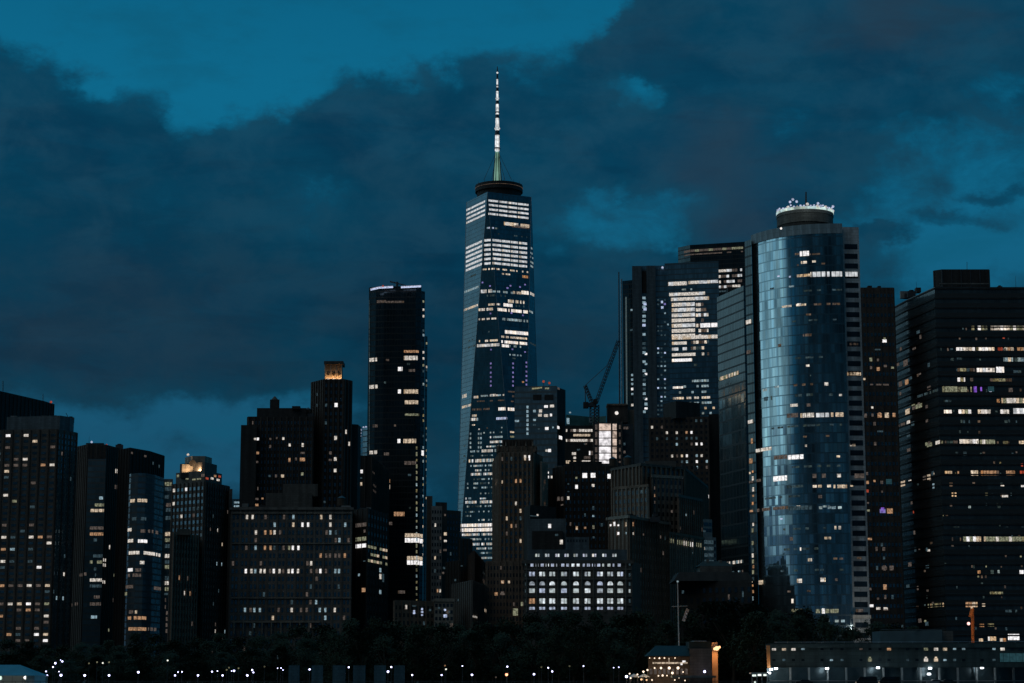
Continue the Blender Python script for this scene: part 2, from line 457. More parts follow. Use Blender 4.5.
def MIX(f, a, b):
    n = nt.nodes.new('ShaderNodeMix'); n.data_type = 'RGBA'
    if isinstance(f, float): n.inputs[0].default_value = f
    else: L.new(f, n.inputs[0])
    for i, v in ((6, a), (7, b)):
        if isinstance(v, tuple): n.inputs[i].default_value = (*v, 1)
        else: L.new(v, n.inputs[i])
    return n.outputs[2]
tc = nt.nodes.new('ShaderNodeTexCoord'); sp = nt.nodes.new('ShaderNodeSeparateXYZ'); L.new(tc.outputs['Generated'], sp.inputs[0])
az = M('MULTIPLY', M('ARCTAN2', sp.outputs[0], sp.outputs[1]), 57.2958)      # degrees east of the view north
el = M('MULTIPLY', M('ARCSINE', sp.outputs[2]), 57.2958)
def noise(scale, detail, vec, rough=.55, dist=0):
    n = nt.nodes.new('ShaderNodeTexNoise'); n.inputs['Scale'].default_value = scale; n.inputs['Detail'].default_value = detail
    n.inputs['Roughness'].default_value = rough; n.inputs['Distortion'].default_value = dist; L.new(vec, n.inputs['Vector']); return n
# cloud layer coordinates: a little stretched along the horizon
mpv = nt.nodes.new('ShaderNodeMapping'); mpv.inputs['Scale'].default_value = (1, 1, 1.5); L.new(tc.outputs['Generated'], mpv.inputs[0])
nA = noise(8, 8, mpv.outputs[0], .58, .2); nB = noise(26, 9, mpv.outputs[0], .62, .25); nW = noise(16, 6, mpv.outputs[0], .62)
sw = nt.nodes.new('ShaderNodeSeparateXYZ'); L.new(nW.outputs['Color'], sw.inputs[0])
azw = M('ADD', az, M('MULTIPLY', M('SUBTRACT', sw.outputs[0], .5), 4.5)); elw = M('ADD', el, M('MULTIPLY', M('SUBTRACT', sw.outputs[1], .5), 3.2))
def azel(px, py):
    d = ray(px, py).normalized(); return math.degrees(math.atan2(d.x, d.y)), math.degrees(math.asin(d.z))
PXD = 57.2958/F   # degrees per pixel near the centre
def blob(px, py, sx, sy, amp, rot=0):
    a0, e0 = azel(px, py); u = M('SUBTRACT', azw, a0); v = M('SUBTRACT', elw, e0)
    if rot:
        c, s_ = math.cos(R(rot)), math.sin(R(rot))
        u, v = M('ADD', M('MULTIPLY', u, c), M('MULTIPLY', v, s_)), M('SUBTRACT', M('MULTIPLY', v, c), M('MULTIPLY', u, s_))
    u = M('DIVIDE', u, sx*PXD); v = M('DIVIDE', v, sy*PXD)
    r = M('SQRT', M('ADD', M('MULTIPLY', u, u), M('MULTIPLY', v, v)))
    return MR(r, .25, 1.0, amp, 0.0)
# where the cloud bank ends, as height over compass bearing
CB = [(0, 35), (40, 70), (80, 90), (120, 118), (160, 118), (200, 150), (235, 128), (270, 108), (320, 84), (380, 72), (440, 64), (500, 55), (540, 62), (580, 58), (620, 5), (660, -40), (760, -60), (1024, -60)]
fc = nt.nodes.new('ShaderNodeFloatCurve'); cv = fc.mapping.curves[0]
pts = [((x)/1024, (120-y)/260.0) for x, y in CB]
pts = [(x, max(0, min(1, (v*260+100)/360))) for x, v in pts]
cv.points[0].location = pts[0]; cv.points[1].location = pts[-1]
for q in pts[1:-1]: cv.points.new(*q)
fc.mapping.update()
a_l, a_r = azel(0, 120)[0], azel(1024, 120)[0]
L.new(MR(azw, a_l, a_r, 0, 1, False), fc.inputs[1])
# curve value -> pixel row -> elevation (1 px = PXD degrees)
e120 = azel(512, 120)[1]
top_el = M('ADD', M('MULTIPLY', M('SUBTRACT', M('MULTIPLY', fc.outputs[0], 360), 100), PXD), e120)
bank = MR(M('SUBTRACT', top_el, elw), -1.0, 1.3, -.62, .5)
front = MR(M('ABSOLUTE', az), 22, 40, 1, 0)
BL = [(60, 140, 110, 70, .25), (210, 165, 70, 45, .2), (360, 130, 130, 60, .35), (470, 110, 110, 70, .3), (620, 50, 130, 110, .35), (720, 190, 140, 120, .35), (800, 60, 170, 110, .3), (930, 30, 120, 60, .12), (760, 240, 120, 70, .3),
      (885, 238, 42, 14, .55), (950, 222, 60, 16, .5, ), (1000, 195, 50, 14, .4), (150, 320, 330, 130, .45), (420, 300, 200, 130, .4), (580, 320, 150, 80, .35), (600, 130, 220, 60, .15),
      # gaps with open sky
      (632, 103, 60, 26, -.42), (650, 205, 150, 42, -.8), (640, 100, 70, 30, -.3), (960, 180, 170, 90, -.62), (880, 260, 190, 60, -.5), (1010, 260, 130, 90, -.5), (800, 90, 70, 60, -.35), (990, 90, 80, 60, -.3), (30, 165, 60, 26, -.22), (300, 200, 90, 24, -.18), (560, 235, 110, 40, -.2),
      (60, 440, 380, 80, -.8), (250, 460, 260, 70, -.4), (20, 250, 60, 30, -.1), (735, 95, 40, 30, -.3)]
den = bank
for b in BL: den = M('ADD', den, blob(*b))
den = M('MULTIPLY', den, front)
den = M('ADD', den, M('MULTIPLY', M('SUBTRACT', nA.outputs[0], .5), 1.6)); den = M('ADD', den, M('MULTIPLY', M('SUBTRACT', nB.outputs[0], .5), 1.7))
mask = MR(den, -.36, .44, 0, 1)
# dusk colours over elevation
mps_ = nt.nodes.new('ShaderNodeMapping'); mps_.inputs['Scale'].default_value = (1, 1, 2.6); L.new(tc.outputs['Generated'], mps_.inputs[0])
e01 = MR(el, 0, 24, 0, 1, False)
clear = MIX(MR(el, 3, 15.5, 0, 1, False), (.011, .060, .114), (.004, .136, .255)); clear = MIX(MR(el, 16, 20.5, 0, .42), clear, (.002, .088, .178)); clear = MIX(MR(noise(20, 6, mps_.outputs[0], .6).outputs[0], .45, .72, 0, .45), clear, (.004, .092, .165))
cvar = MR(nB.outputs[0], .36, .66, 0, 1); cl_hi = MIX(cvar, (.001, .032, .074), (.008, .052, .098)); cl_lo = MIX(cvar, (.0012, .0155, .034), (.006, .025, .046))
mps = nt.nodes.new('ShaderNodeMapping'); mps.inputs['Scale'].default_value = (1, 1, 4.2); mps.inputs['Rotation'].default_value = (0, R(14), 0); L.new(tc.outputs['Generated'], mps.inputs[0])
nS = noise(13, 7, mps.outputs[0], .6, .4); streak = MR(nS.outputs[0], .40, .62, 0, 1)
cloud = MIX(MR(el, 5, 17, 0, 1), cl_lo, cl_hi)
purp = M('ADD', M('ADD', blob(735, 175, 100, 110, .7), blob(640, 35, 110, 60, .35)), M('ADD', blob(900, 20, 150, 60, .8), blob(120, 330, 260, 110, .35)))
cloud = MIX(M('MULTIPLY', purp, MR(nA.outputs[0], .35, .6, .5, 1)), cloud, (.0165, .038, .066))
cl2 = MIX(MR(den, .3, 1.3, 0, 1), MIX(.35, cloud, (.003, .065, .12)), cloud)
skyc = MIX(M('MULTIPLY', mask, MR(streak, 0, 1, .93, 1)), clear, cl2)
# the south lies under thick dark cloud
aab = M('ABSOLUTE', az); sth = MR(aab, 95, 150, 1.0, .16); sth = M('MAXIMUM', sth, MR(el, 25, 60, 0, .5)); sth = M('MAXIMUM', sth, MR(el, 2.0, 7.5, .42, 0))
sk = nt.nodes.new('ShaderNodeVectorMath'); sk.operation = 'SCALE'; L.new(skyc, sk.inputs[0]); L.new(sth, sk.inputs['Scale']); skyc = sk.outputs[0]
# sunset glow over the western horizon (behind and left of the camera) - what the glass towers mirror
da = M('ABSOLUTE', M('SUBTRACT', az, -73.0))
wg = M('MULTIPLY', MR(da, 25, 54, 1, 0), MR(el, 2.5, 24, 1.0, .25)); wg = M('MULTIPLY', wg, MR(el, 3.0, 7.4, .08, 1))
wg = M('MULTIPLY', wg, M('ADD', .35, M('MULTIPLY', nA.outputs[0], 1.3)))
glowc = MIX(MR(el, 0, 7, 0, 1), (.40, .33, .35), (.36, .52, .54))
gs = nt.nodes.new('ShaderNodeVectorMath'); gs.operation = 'SCALE'; L.new(glowc, gs.inputs[0]); L.new(M('MULTIPLY', wg, 1.0), gs.inputs['Scale'])
ad = nt.nodes.new('ShaderNodeVectorMath'); ad.operation = 'ADD'; L.new(skyc, ad.inputs[0]); L.new(gs.outputs[0], ad.inputs[1])
# the physical sky with the sun just under the western horizon
ns = nt.nodes.new('ShaderNodeTexSky'); ns.sky_type = 'NISHITA'; ns.sun_disc = False
ns.sun_elevation = R(-4); ns.sun_rotation = R(-104)
nsc = nt.nodes.new('ShaderNodeVectorMath'); nsc.operation = 'SCALE'; L.new(ns.outputs[0], nsc.inputs[0]); nsc.inputs['Scale'].default_value = .02
ad2 = nt.nodes.new('ShaderNodeVectorMath'); ad2.operation = 'ADD'; L.new(ad.outputs[0], ad2.inputs[0]); L.new(nsc.outputs[0], ad2.inputs[1])
L.new(ad2.outputs[0], bg.inputs[0]); bg.inputs[1].default_value = 1.0
sd = bpy.data.lights.new('afterglow', 'SUN'); sd.energy = .15; sd.angle = R(50); sd.color = (1, .93, .82)  # added fill for the fronts, set too high to mirror in glass
so = bpy.data.objects.new('afterglow', sd); col.objects.link(so)
v = Vector((math.sin(R(-142)), math.cos(R(-142)), math.tan(R(50)))); so.rotation_euler = v.to_track_quat('Z', 'Y').to_euler()
scene.view_settings.view_transform = 'Standard'; scene.view_settings.look = 'None'; scene.view_settings.exposure = 0; scene.view_settings.gamma = 1

# ------------------------------------------------------------------ ground and water
def sheet(name, x0, x1, y0, y1, z, mat, z0=None):
    mb = MB()
    if z0 is None: mb.poly([(x0, y0, z), (x1, y0, z), (x1, y1, z), (x0, y1, z)], mat, [(x0, y0), (x1, y0), (x1, y1), (x0, y1)])
    else: mb.box(((x0+x1)/2, (y0+y1)/2, (z+z0)/2), (x1-x0, y1-y0, z-z0), mat)
    return tag(mb.build(name), kind='structure')
m, wnt, wout = newmat('harbour_water')
b = wnt.nodes.new('ShaderNodeBsdfPrincipled'); b.inputs['Base Color'].default_value = (.01, .02, .025, 1); b.inputs['Roughness'].default_value = .08
tcw = wnt.nodes.new('ShaderNodeTexCoord'); nw = wnt.nodes.new('ShaderNodeTexNoise'); nw.inputs['Scale'].default_value = .25; nw.inputs['Detail'].default_value = 6
wnt.links.new(tcw.outputs['Object'], nw.inputs['Vector']); bp = wnt.nodes.new('ShaderNodeBump'); bp.inputs['Strength'].default_value = .5; bp.inputs['Distance'].default_value = .6
wnt.links.new(nw.outputs[0], bp.inputs['Height']); wnt.links.new(bp.outputs[0], b.inputs['Normal']); wnt.links.new(b.outputs[0], wout.inputs[0])
WATER = m
ASPH = solid('asphalt', (.05, .05, .052), .9, scale=.2); LAWN = solid('park_lawn', (.03, .06, .02), 1, scale=.5); PAV = solid('promenade_paving', (.16, .155, .15), .85)
sheet('water', -9000, 9000, -3000, 500, 0, WATER)
sheet('ground', -9000, 9000, 504, 14000, GZ, ASPH)
sheet('seawall', -9000, 9000, 500, 504, GZ+.35, CONC, -4)
sheet('promenade', -330, 330, 504, 528, GZ+.1, PAV, GZ-.2)
sheet('lawn', -330, 75, 530, 700, GZ+.06, LAWN, GZ-.2)

# ------------------------------------------------------------------ wall materials
BRN = masonry('brown_brick', (.27, .20, .15)); DBR = masonry('dark_brick', (.115, .09, .075)); GRY = masonry('grey_stone', (.22, .205, .185))
DGR = masonry('dark_grey_stone', (.15, .14, .125)); LIM = masonry('limestone', (.38, .345, .29)); WHT = masonry('white_brick', (.42, .42, .40)); BLK = masonry('black_stone', (.05, .048, .045))
BLU = masonry('blue_grey_panel', (.13, .17, .19), 4, 4)
GM = curtain('pale_office_glass', (.42, .56, .62), frame=(.16, .20, .21), cw=1.6, fh=4.2, slab=.3, mull=.12, metal=.55, rough=.15)
G1 = curtain('tower_glass', (.075, .23, .31), frame=(.05, .13, .17), cw=1.5, fh=4.0, slab=.10, metal=.30, rough=.05, jit=.008, var=.3)
GC = curtain('curved_tower_glass', (.48, .62, .68), frame=(.28, .38, .42), fm=.8, cw=1.55, fh=3.62, slab=.12, mull=.08, metal=.9, rough=.06, jit=.024, var=.5, streak=3.2, sc=(.28, .018))  # streaks paint mirrored neighbour buildings and drawn blinds into the glass tint
GD = curtain('dark_office_glass', (.10, .13, .14), frame=(.06, .065, .065), cw=1.6, fh=4.6, slab=.35, mull=.12, metal=.3, rough=.16)
GB = curtain('blue_office_glass', (.18, .34, .43), frame=(.08, .12, .14), cw=1.6, fh=4.2, slab=.2, mull=.08, metal=.35, rough=.08)
GR = curtain('apartment_glass', (.26, .40, .48), frame=(.14, .15, .15), cw=2.2, fh=3.0, slab=.26, mull=.1, metal=.55, rough=.12)
GJ = curtain('slim_tower_glass', (.06, .09, .10), frame=(.03, .035, .035), cw=1.7, fh=3.7, slab=.2, mull=.1, metal=.7, rough=.12)
GS = curtain('side_tower_glass', (.15, .25, .29), frame=(.02, .024, .026), cw=3.3, fh=5.4, slab=.13, mull=.12, metal=.85, rough=.12)

def S(t):
    """compact list: 'x y c [w h]; ...'"""
    r = []
    for q in t.split(';'):
        q = q.split()
        if len(q) >= 3: r.append(tuple([float(q[0]), float(q[1]), q[2]]+[float(k) for k in q[3:]]))
    return r

# ---- A: broad dark tower at the left edge
b = Bld('office_tower', 'unlit black office tower with sloping roofline at the left edge, behind the apartment tower')
b.prism('wall', [(-30, 384), (44, 401), (54, 404)], 1150, 40, BLK, ribs=(4, .8, .4))
b.rod('antenna', 3, 391, 3, 381, 1160, .25); b.rod('antenna', 43, 401, 43, 394, 1195, .2)
b.lamp('beacon', 51, 402, 1190, .7, 'R'); b.done()

# ---- B
b = Bld('apartment_tower', 'grid-fronted apartment tower with scattered amber and white windows at the far left')
fs = b.prism('wall', [(-14, 430), (58, 429), (77, 432.5)], 980, 32, DGR, ribs=(4.5, .6, .5, DBR))
b.prism('upper_storey', [(7, 417), (60, 415.5), (70, 417), (74, 420)], 985, 24, BLU, zbot=b.z-1.2, face=False)
litB = S('7 435 H;24 435 W;33 440 Y;42 466 A;53 466 W;4 472 Y;13 461 D;24 461 W;5 498 W;13 504 G;32 509 E;33 522 D;42 535 D;53 535 D;4 535 W;4 528 D;15 535 E;32 540 W;41 540 A;52 540 W;4 548 A;12 548 C;4 560 W;12 560 E;41 566 H;5 567 E;3 587 A;12 587 D;21 587 D;30 587 W;40 587 D;50 587 Y;50 593 E;3 605 D;13 605 W;22 605 Y;30 605 H;40 605 D;21 611 D;30 611 A;40 611 D;3 617 A;50 617 W;50 623 D;21 629 D;40 629 D;12 635 A;39 635 H;50 635 Y;48 640 H;21 640 D;28 641 D;13 466 D;22 466 D;4 466 D')
b.grid(fs[0], 8, 2.95, .5, .42, DARKW, .05, 'EEEDDG', litB)
b.grid(fs[1], 5, 2.95, .3, .6, DARKW, .02, 'ED', S('64 573 W;58 600 C;64 600 C;72 482 E;77 492 E;66 555 E'))
b.rod('antenna', 68, 417, 66, 413, 1000, .15); b.clutter(10, 66, 417, 988, 6, 2); b.done()

# ---- C
b = Bld('apartment_tower', 'dark apartment tower with a lit glass bay between grid-fronted and curved towers')
fs = b.prism('wall', [(77, 446.5), (88, 444), (106, 444.5), (126, 450)], 1080, 28, DBR, ribs=(2.4, .5, .4))
b.prism('plant_room', [(86, 443), (104, 443)], 1083, 14, BLK, zbot=b.z-1, face=False)
bay = b.prism('glass_bay', [(88, 459), (106, 459)], 1058, 8, GR)
for y, x0, x1, c, d in ((498, 90, 106, 'C', .3), (505, 91, 104, 'G', .2), (510.5, 90, 105, 'Y', .1), (528, 90, 106, 'D', 0), (534, 90, 106, 'A', 0), (540, 93, 97, 'E', 0), (556, 90, 104, 'E', .4), (562, 90, 104, 'G', .1), (569, 94, 97, 'E', 0), (575, 95, 97, 'E', 0), (580, 90, 104, 'W', .25), (586, 90, 104, 'E', .2), (597, 94, 104, 'D', .3), (604, 90, 104, 'D', 0), (617, 91, 97, 'C', .2)):
    b.band(x0, x1, y, 3, c, 2.2, .3, d, faces=bay)
b.spots(S('104 560 W;104 565 W;104 582 W;109 547 W 2 4;116 471 W 3 4;116 487 D 3 4;113 575 G 1.5 3;113 600 D 1.5 4;108 630 G 2 3;113 630 Y 2 4;123 630 Y 2 3;81 575 D;72 605 D;85 574 D;76 604 D'))
b.clutter(84, 118, 446, 1082, 5, 4); b.lamp('beacon', 91.5, 442, 1078, .6, 'B'); b.lamp('beacon', 106.5, 445, 1078, .6, 'R'); b.done()

# ---- D
b = Bld('apartment_tower', 'apartment tower with curved blue glass front and dark crown, right of the lit-bay tower')
b.prism('crown', [(119, 449.5), (130, 447.5), (150, 451), (164, 455.5)], 1008, 26, BLK, ribs=(3, .5, .4))
zc = b.z
cur = b.prism('glass_front', [(126, 475.5), (131, 473.8), (138, 473), (146, 473.2), (155, 475), (164, 478)], 1004, 30, GR)
for y, x0, x1, c, d in ((501, 130, 147, 'Y', .1), (519, 132, 146, 'E', .3), (530, 128, 132, 'W', 0), (531, 140, 145, 'D', 0), (531, 148, 158, 'D', .3), (541, 128, 133, 'W', 0), (541, 138, 147, 'H', 0), (553, 129, 160, 'W', .15), (562.5, 140, 144, 'W', 0), (570, 128, 133, 'H', 0), (570, 135, 141, 'D', 0), (575.5, 128, 141, 'D', .2), (587, 126, 133, 'D', 0), (588, 154, 162, 'D', 0), (594, 124, 127, 'G', 0), (612, 129, 133, 'D', 0), (612, 135, 137, 'Y', 0), (618, 128, 146, 'A', .15), (629, 128, 146, 'A', .1), (629, 148, 156, 'D', .3)):
    b.band(x0, x1, y, 3.2, c, 2.0, .3, d, faces=cur)
b.spots(S('132 453 D 2 2;144 456 D 3 2;152 463 E 1.5 3;158 466 E 1.5 3'))
b.done()

# ---- D2 narrow lit column
b = Bld('balcony_block', 'slim pale balcony block squeezed beside the curved blue glass apartment tower')
fs = b.prism('wall', [(163.5, 479), (173, 479)], 1030, 16, WHT, close=1)
for y, c in ((484, 'G'), (489, 'E'), (497, 'E'), (505, 'D'), (510, 'E'), (518, 'E'), (534, 'Y'), (540, 'G'), (546, 'E'), (556, 'W'), (562, 'E'), (567, 'G'), (578, 'E'), (583, 'W'), (589, 'G'), (600, 'D'), (607, 'D'), (613, 'D'), (619, 'D'), (625, 'D'), (631, 'D')):
    b.band(165, 171.5, y, 3.6, c, 1.6, .3, .1)
b.band(164, 172.5, 594, 2, 'E', 2); b.done()

# ---- E stepped tower with lit crown
b = Bld('art_deco_tower', 'stepped apartment tower with a warm lit crown wall, left of the long masonry block')
fs = b.prism('wall', [(172.5, 484), (205, 481), (229, 486)], 900, 30, DGR, ribs=(2.6, .6, .5, DBR))
fs2 = b.prism('wing', [(229, 489), (232.5, 489)], 905, 16, DGR, close=1)
b.prism('setback', [(176, 473), (205, 470.5), (222, 474)], 902, 26, DGR, zbot=b.z-8)
b.prism('setback', [(180, 464), (205, 462), (217, 465)], 905, 22, DGR, zbot=ZP(474, 905))
cr = b.prism('crown', [(185, 457.5), (192, 456), (205, 456), (212, 458)], 909, 16, LIM, zbot=ZP(465, 908))
cw_ = b.prism('crown_wall', [(182, 464.3), (204.5, 464.3)], 900.5, 3, LIM, zbot=ZP(472.3, 900))
mb = MB(); mb.tube(P(192.5, 463.3, 900.2), P(192.5, 463.3, 899.2), 1.5, 1.5, BLK, 16); mb.build('round_window', b.root)
b.prism('ledge', [(180.5, 473), (206, 473)], 897, 4, BLK, zbot=ZP(478, 897))
b.grid(fs[0], 9, 3.0, .5, .5, DARKW, .03, 'EED', S('174 492 W;186 492 H;174 501 W;171 506 W;181 519 W;195 518 D;204 555 Y;193 508 E;199 508 E;204 582 Y;196 582 A;200 536 E;178 578 D;185 590 W'))
b.grid(fs[1], 7, 3.0, .4, .5, DARKW2, .01, 'ED', S('217 528 W;222 545 Y;212 518 E;216 562 C;222 562 C;229 579 E;214 601 E;216 630 W;224 634 C;215 625 D;228 510 D'))
b.spots(S('178 476 G 2 2.5;187 479 G 3 1.5;194 479.5 G 3 1.5;199 479 G 4 1.5;203 475.5 D 3 3;207 478.5 R 2.5 2;212 478.5 W 2.5 2;215 476 A 2 2;218 480 W 2.5 2;219.5 476.5 R 2 2'))
b.lamp('beacon', 188, 454.7, 905, .6, 'W'); b.done()
for x, e in ((186, 620), (199.5, 1500)):
    ld = bpy.data.lights.new('crown_floodlight', 'SPOT'); ld.energy = e*2.0; ld.color = (1, .62, .33); ld.spot_size = R(120); ld.spot_blend = .8; ld.shadow_soft_size = .4
    o = bpy.data.objects.new('crown_floodlight', ld); col.objects.link(o); p = P(x, 471.2, 897.2); o.location = p
    o.rotation_euler = (P(x, 464, 901.5)-p).to_track_quat('-Z', 'Y').to_euler()

# ---- E2
b = Bld('brick_building', 'low brown ribbed building in front of the stepped tower with the lit crown')
fs = b.prism('wall', [(173, 532), (198, 535)], 850, 20, BRN, ribs=(2.2, .6, .5))
b.prism('gable', [(177, 528.5), (190, 529)], 852, 12, BRN, zbot=b.z-1, face=False)
b.grid(fs[0], 10, 3.2, .4, .55, DARKW2, .02, 'D', S('185 590 W;190 590 A;178 578 A')); b.done()

# ---- EF low block behind
b = Bld('glass_building', 'small glass building with a bluish lit top floor, between stepped tower and long block')
b.prism('wall', [(228, 499), (245, 499)], 1010, 20, GB)
b.band(233, 240.5, 502.5, 1.8, 'C', 3); b.band(234, 240, 506.5, 2.4, 'C', 2, .3, .2); b.spots(S('246.5 503 C 2 1')); b.done()

# ---- G
b = Bld('residential_tower', 'black slab tower with a small rooftop cupola, behind the long masonry block')
fs = b.prism('wall', [(248, 416.5), (313, 416.5)], 990, 34, BLK, ribs=(3.4, .6, .5, DBR))
w1 = b.prism('wing', [(241, 425), (257, 425)], 984, 30, BLK)
b.prism('attic', [(257, 408), (306.5, 408)], 996, 22, BLK, zbot=b.z-1, face=False)
b.prism('cupola', [(270, 399.5), (279.5, 399.5)], 999, 8, BLK, zbot=ZP(409, 999), face=False)
mb = MB(); p = P(274.7, 399.5, 1002); mb.tube(p-Vector((0, 0, .3)), p+Vector((0, 0, 1.6)), 2.0, .3, DBR, 8); mb.build('cupola_roof', b.root)
b.box('parapet', 292, 300, 406, 409, 994, 3, BLK)
L_ = S('255 439 W 2 2;260 439 H 3.4 2.6;268 439 D 2 2;276 438 D 1.6 2;280 438 D 1.6 2;283.5 438.5 W 2 2.6;288 445 W 2 3;305.5 445 W 2 3.6;258 453 A 4 2.4;268 446.5 D 2 3;287.5 460 A 2 4;295 459 D 2 3;305 459.5 A 5 3.4;304 453 D 4 2;258 462 D 3 2;268 476 E 2 2;277 476 D 2 3;283.5 476 Y 3 3;305.3 474 G 2.4 3;288 494 W 2.6 3.6;293 494 H 2.6 3.6;302 488 G 5 2;301 494.6 H 3 3;304.8 494.6 H 3 3;257.5 499 D 5 2;259.5 498.5 A 2 1.6;258 505 A 5 2.4;269 499 D 1.6 2;288 503 E 2 2')
b.spots(L_); b.grid(fs[0], 18, 3.3, .3, .5, DARKW, .012, 'ED'); b.clutter(296, 311, 417, 994, 4, 5, .7); b.done()

# ---- H
b = Bld('art_deco_tower', 'slender black tower crowned by a golden floodlit lantern')
fs = b.prism('wall', [(312, 382), (324, 379), (344, 379), (351.5, 380.5)], 1010, 24, BLK, ribs=(2.6, .8, .6, DBR))
sh = b.prism('shoulder', [(351, 424), (358, 424.5), (361, 427)], 1012, 20, BLK)
b.prism('shoulder', [(313, 417), (317, 417)], 1006, 12, DGR)
ln = b.prism('lantern', [(325, 363.5), (342, 363.5)], 1013, 9, LIM, zbot=b.z-38 if False else ZP(380, 1013), face=False)
for k, x in enumerate((325.3, 331, 336.6, 341.8)):
    b.rod('lantern_pier', x, 380, x, 362, 1012, .45, .45, LIM)
b.box('lantern_cornice', 324, 343.2, 361, 364.3, 1011, 11, DBR)
for x in (328.2, 333.8, 339.2):
    mb = MB(); p = P(x, 374, 1012.9); mb.tube(p, p-Vector((0, .25, 0)), .75, .75, BLK, 12); mb.build('round_window', b.root)
    lp = P(x, 379.3, 1011.7); mb = MB(); mb.box(lp, (1.6, .5, .5), GL['H']); mb.build('floodlight', b.root)
    ld = bpy.data.lights.new('lantern_floodlight', 'POINT'); ld.energy = 240; ld.color = (1, .5, .19); ld.shadow_soft_size = .3
    o = bpy.data.objects.new('lantern_floodlight', ld); col.objects.link(o); o.location = P(x, 377.6, 1011.5)
b.spots(S('337 405 H 3 4;318.5 394 E 2 3;318.5 405 E 2 3;325 405 E 2 3;334.2 438 W 2.6 4;338 438 W 2.6 4;347 432 W 3 4;347 443.5 W 3 4;334 459 W 2.6 3.6;337.6 459 W 2.6 3.6;328 460 D 3 2;334 470.5 W 2.6 3.4;337.6 470.5 W 2.6 3.4;328 453 D 2.4 3;328 423 E 2 3;327 502 E 2 2'))
b.grid(fs[1], 5, 3.6, .35, .5, DARKW); b.done()

# ---- far spotted crown
b = Bld('glass_tower', 'distant round-topped tower outlined in white lights beside the slim dark tower')
b.prism('wall', [(360.5, 430), (363, 427.8), (368, 427.2), (372, 428)], 1500, 20, GB)
for x, y in ((361, 430), (361.3, 433), (361.6, 436), (362, 438.6), (363.5, 427.4), (366, 427), (367.5, 445.5)): b.lamp('string_light', x, y, 1497, .75, 'B')
b.band(360.8, 369, 427.6, 1.1, 'B', 2, .2); b.done()

# ---- F
b = Bld('masonry_block', 'long grey masonry office block with paired windows lit in rows, below the cupola tower')
fs = b.prism('wall', [(231.5, 507), (352, 507)], 900, 30, GRY, ribs=(4.2, .7, .3), capw=.8)
att = b.prism('attic', [(266, 493), (312, 493)], 906, 18, DGR, zbot=b.z-1)
b.prism('attic', [(283, 484), (318, 484)], 912, 10, DGR, zbot=b.z-1, face=False)
litF = S('246 517 W;254 516 W;267 517 D;284 516 D;293 516 C;322 516 Y;331 514 W;275 523 C;295 524 Y;303 523.5 H;306 523.5 H;333 523 W;343 523 C;257 532 W;266 532 A;269 532 A;276 532 W;279 532 D;331 532 C;324 532 D;247 548 D;257 547 C;265 547.5 A;269 547.5 A;284 547 D;287 547 G;292 548 H;297 548 H;335 539 D;340 539 C;322 555 A;325 555 D;331 555 D;334 555 D;341 554 D;344 554 A;311 563 W;246 571 H;249 571 W;255 571 C;258 571 W;265 571 W;269 571 D;274 571 H;278 570 W;285 571 D;288 571 W;293 571 H;296 571 W;311 571 D;315 571 D;322 570 H;325 570 D;334 570 C;341 571 C;306 594 D;292 602 E;245 610 C;249 610 D;254 610 C;258 610 C;277 609 D;293 610 W;302 610 D;306 610 D;312 602 D;315 602 C;322 610 C;325 610 C;333 609 W;336 609 W;274 618 Y;324 617 C;342 617 D;258 540 D')
b.grid(fs[0], 13, 3.47, 1, .55, DARKW, .03, 'EEEDD', litF, pair=1, ztop=ZP(513.2, 900))
b.spots(S('246 500 E 2 2;328 494 D 2 2;320 508 E 1 1'))
b.clutter(236, 348, 507, 904, 9, 7, .93)
for y in (513, 543.4, 598): b.box('string_course', 231.6, 351.8, y-.45, y+.45, 899.3, .7, LIM)
b.box('cornice', 231, 320, 621, 622.6, 898.6, 1.3, LIM)
for i in range(9): b.rod('column', 234+i*9.4, 634, 234+i*9.4, 622.6, 898.8, .35, .35, LIM)
b.done()

# ---- I
b = Bld('office_building', 'black office block below the slim dark tower, with greenish lit strips stepping down its side')
fs = b.prism('wall', [(352.5, 510), (367.5, 508), (388, 514)], 930, 30, BLK, ribs=(5, .4, .3, DBR))
for y, c in ((525.5, 'D'), (539.5, 'G'), (546.3, 'H')): b.band(356, 366.3, y, 3.8, c, 2.6, .2, faces=fs[:1])
for y in (546.5, 554, 560.5): b.band(368, 387, y, 2.6, 'G' if y < 547 else 'D', 2.4, .5, .08, faces=fs[1:], mix='GYG')
b.spots(S('363 590 A 4 4;379.5 570 C 1.6 4;380 576.5 W 2 5;383 578 E 1.6 8;380 592 C 2 4;358 575 C 1.6 2.4;365 561 E 2 1;365 531 D 1.6 3'))
b.grid(fs[1], 6, 4, .3, .4, DARKW2); b.clutter(354, 384, 510, 934, 4, 8); b.done()
b = Bld('dark_building', 'unlit dark building behind, between lantern tower and slim tall tower')
fs = b.prism('wall', [(358, 455.5), (372, 455.5), (389, 470)], 1075, 26, BLK, ribs=(3.6, .5, .4, DBR))
b.spots(S('362.7 471.5 H 3 3.4;359.6 484 Y 2 3.4;373 472.5 D 3 2;374 485.5 D 3 2;374 491 D 3 2;364 478 E 2 1.4;367 511 E 5 .8')); b.done()

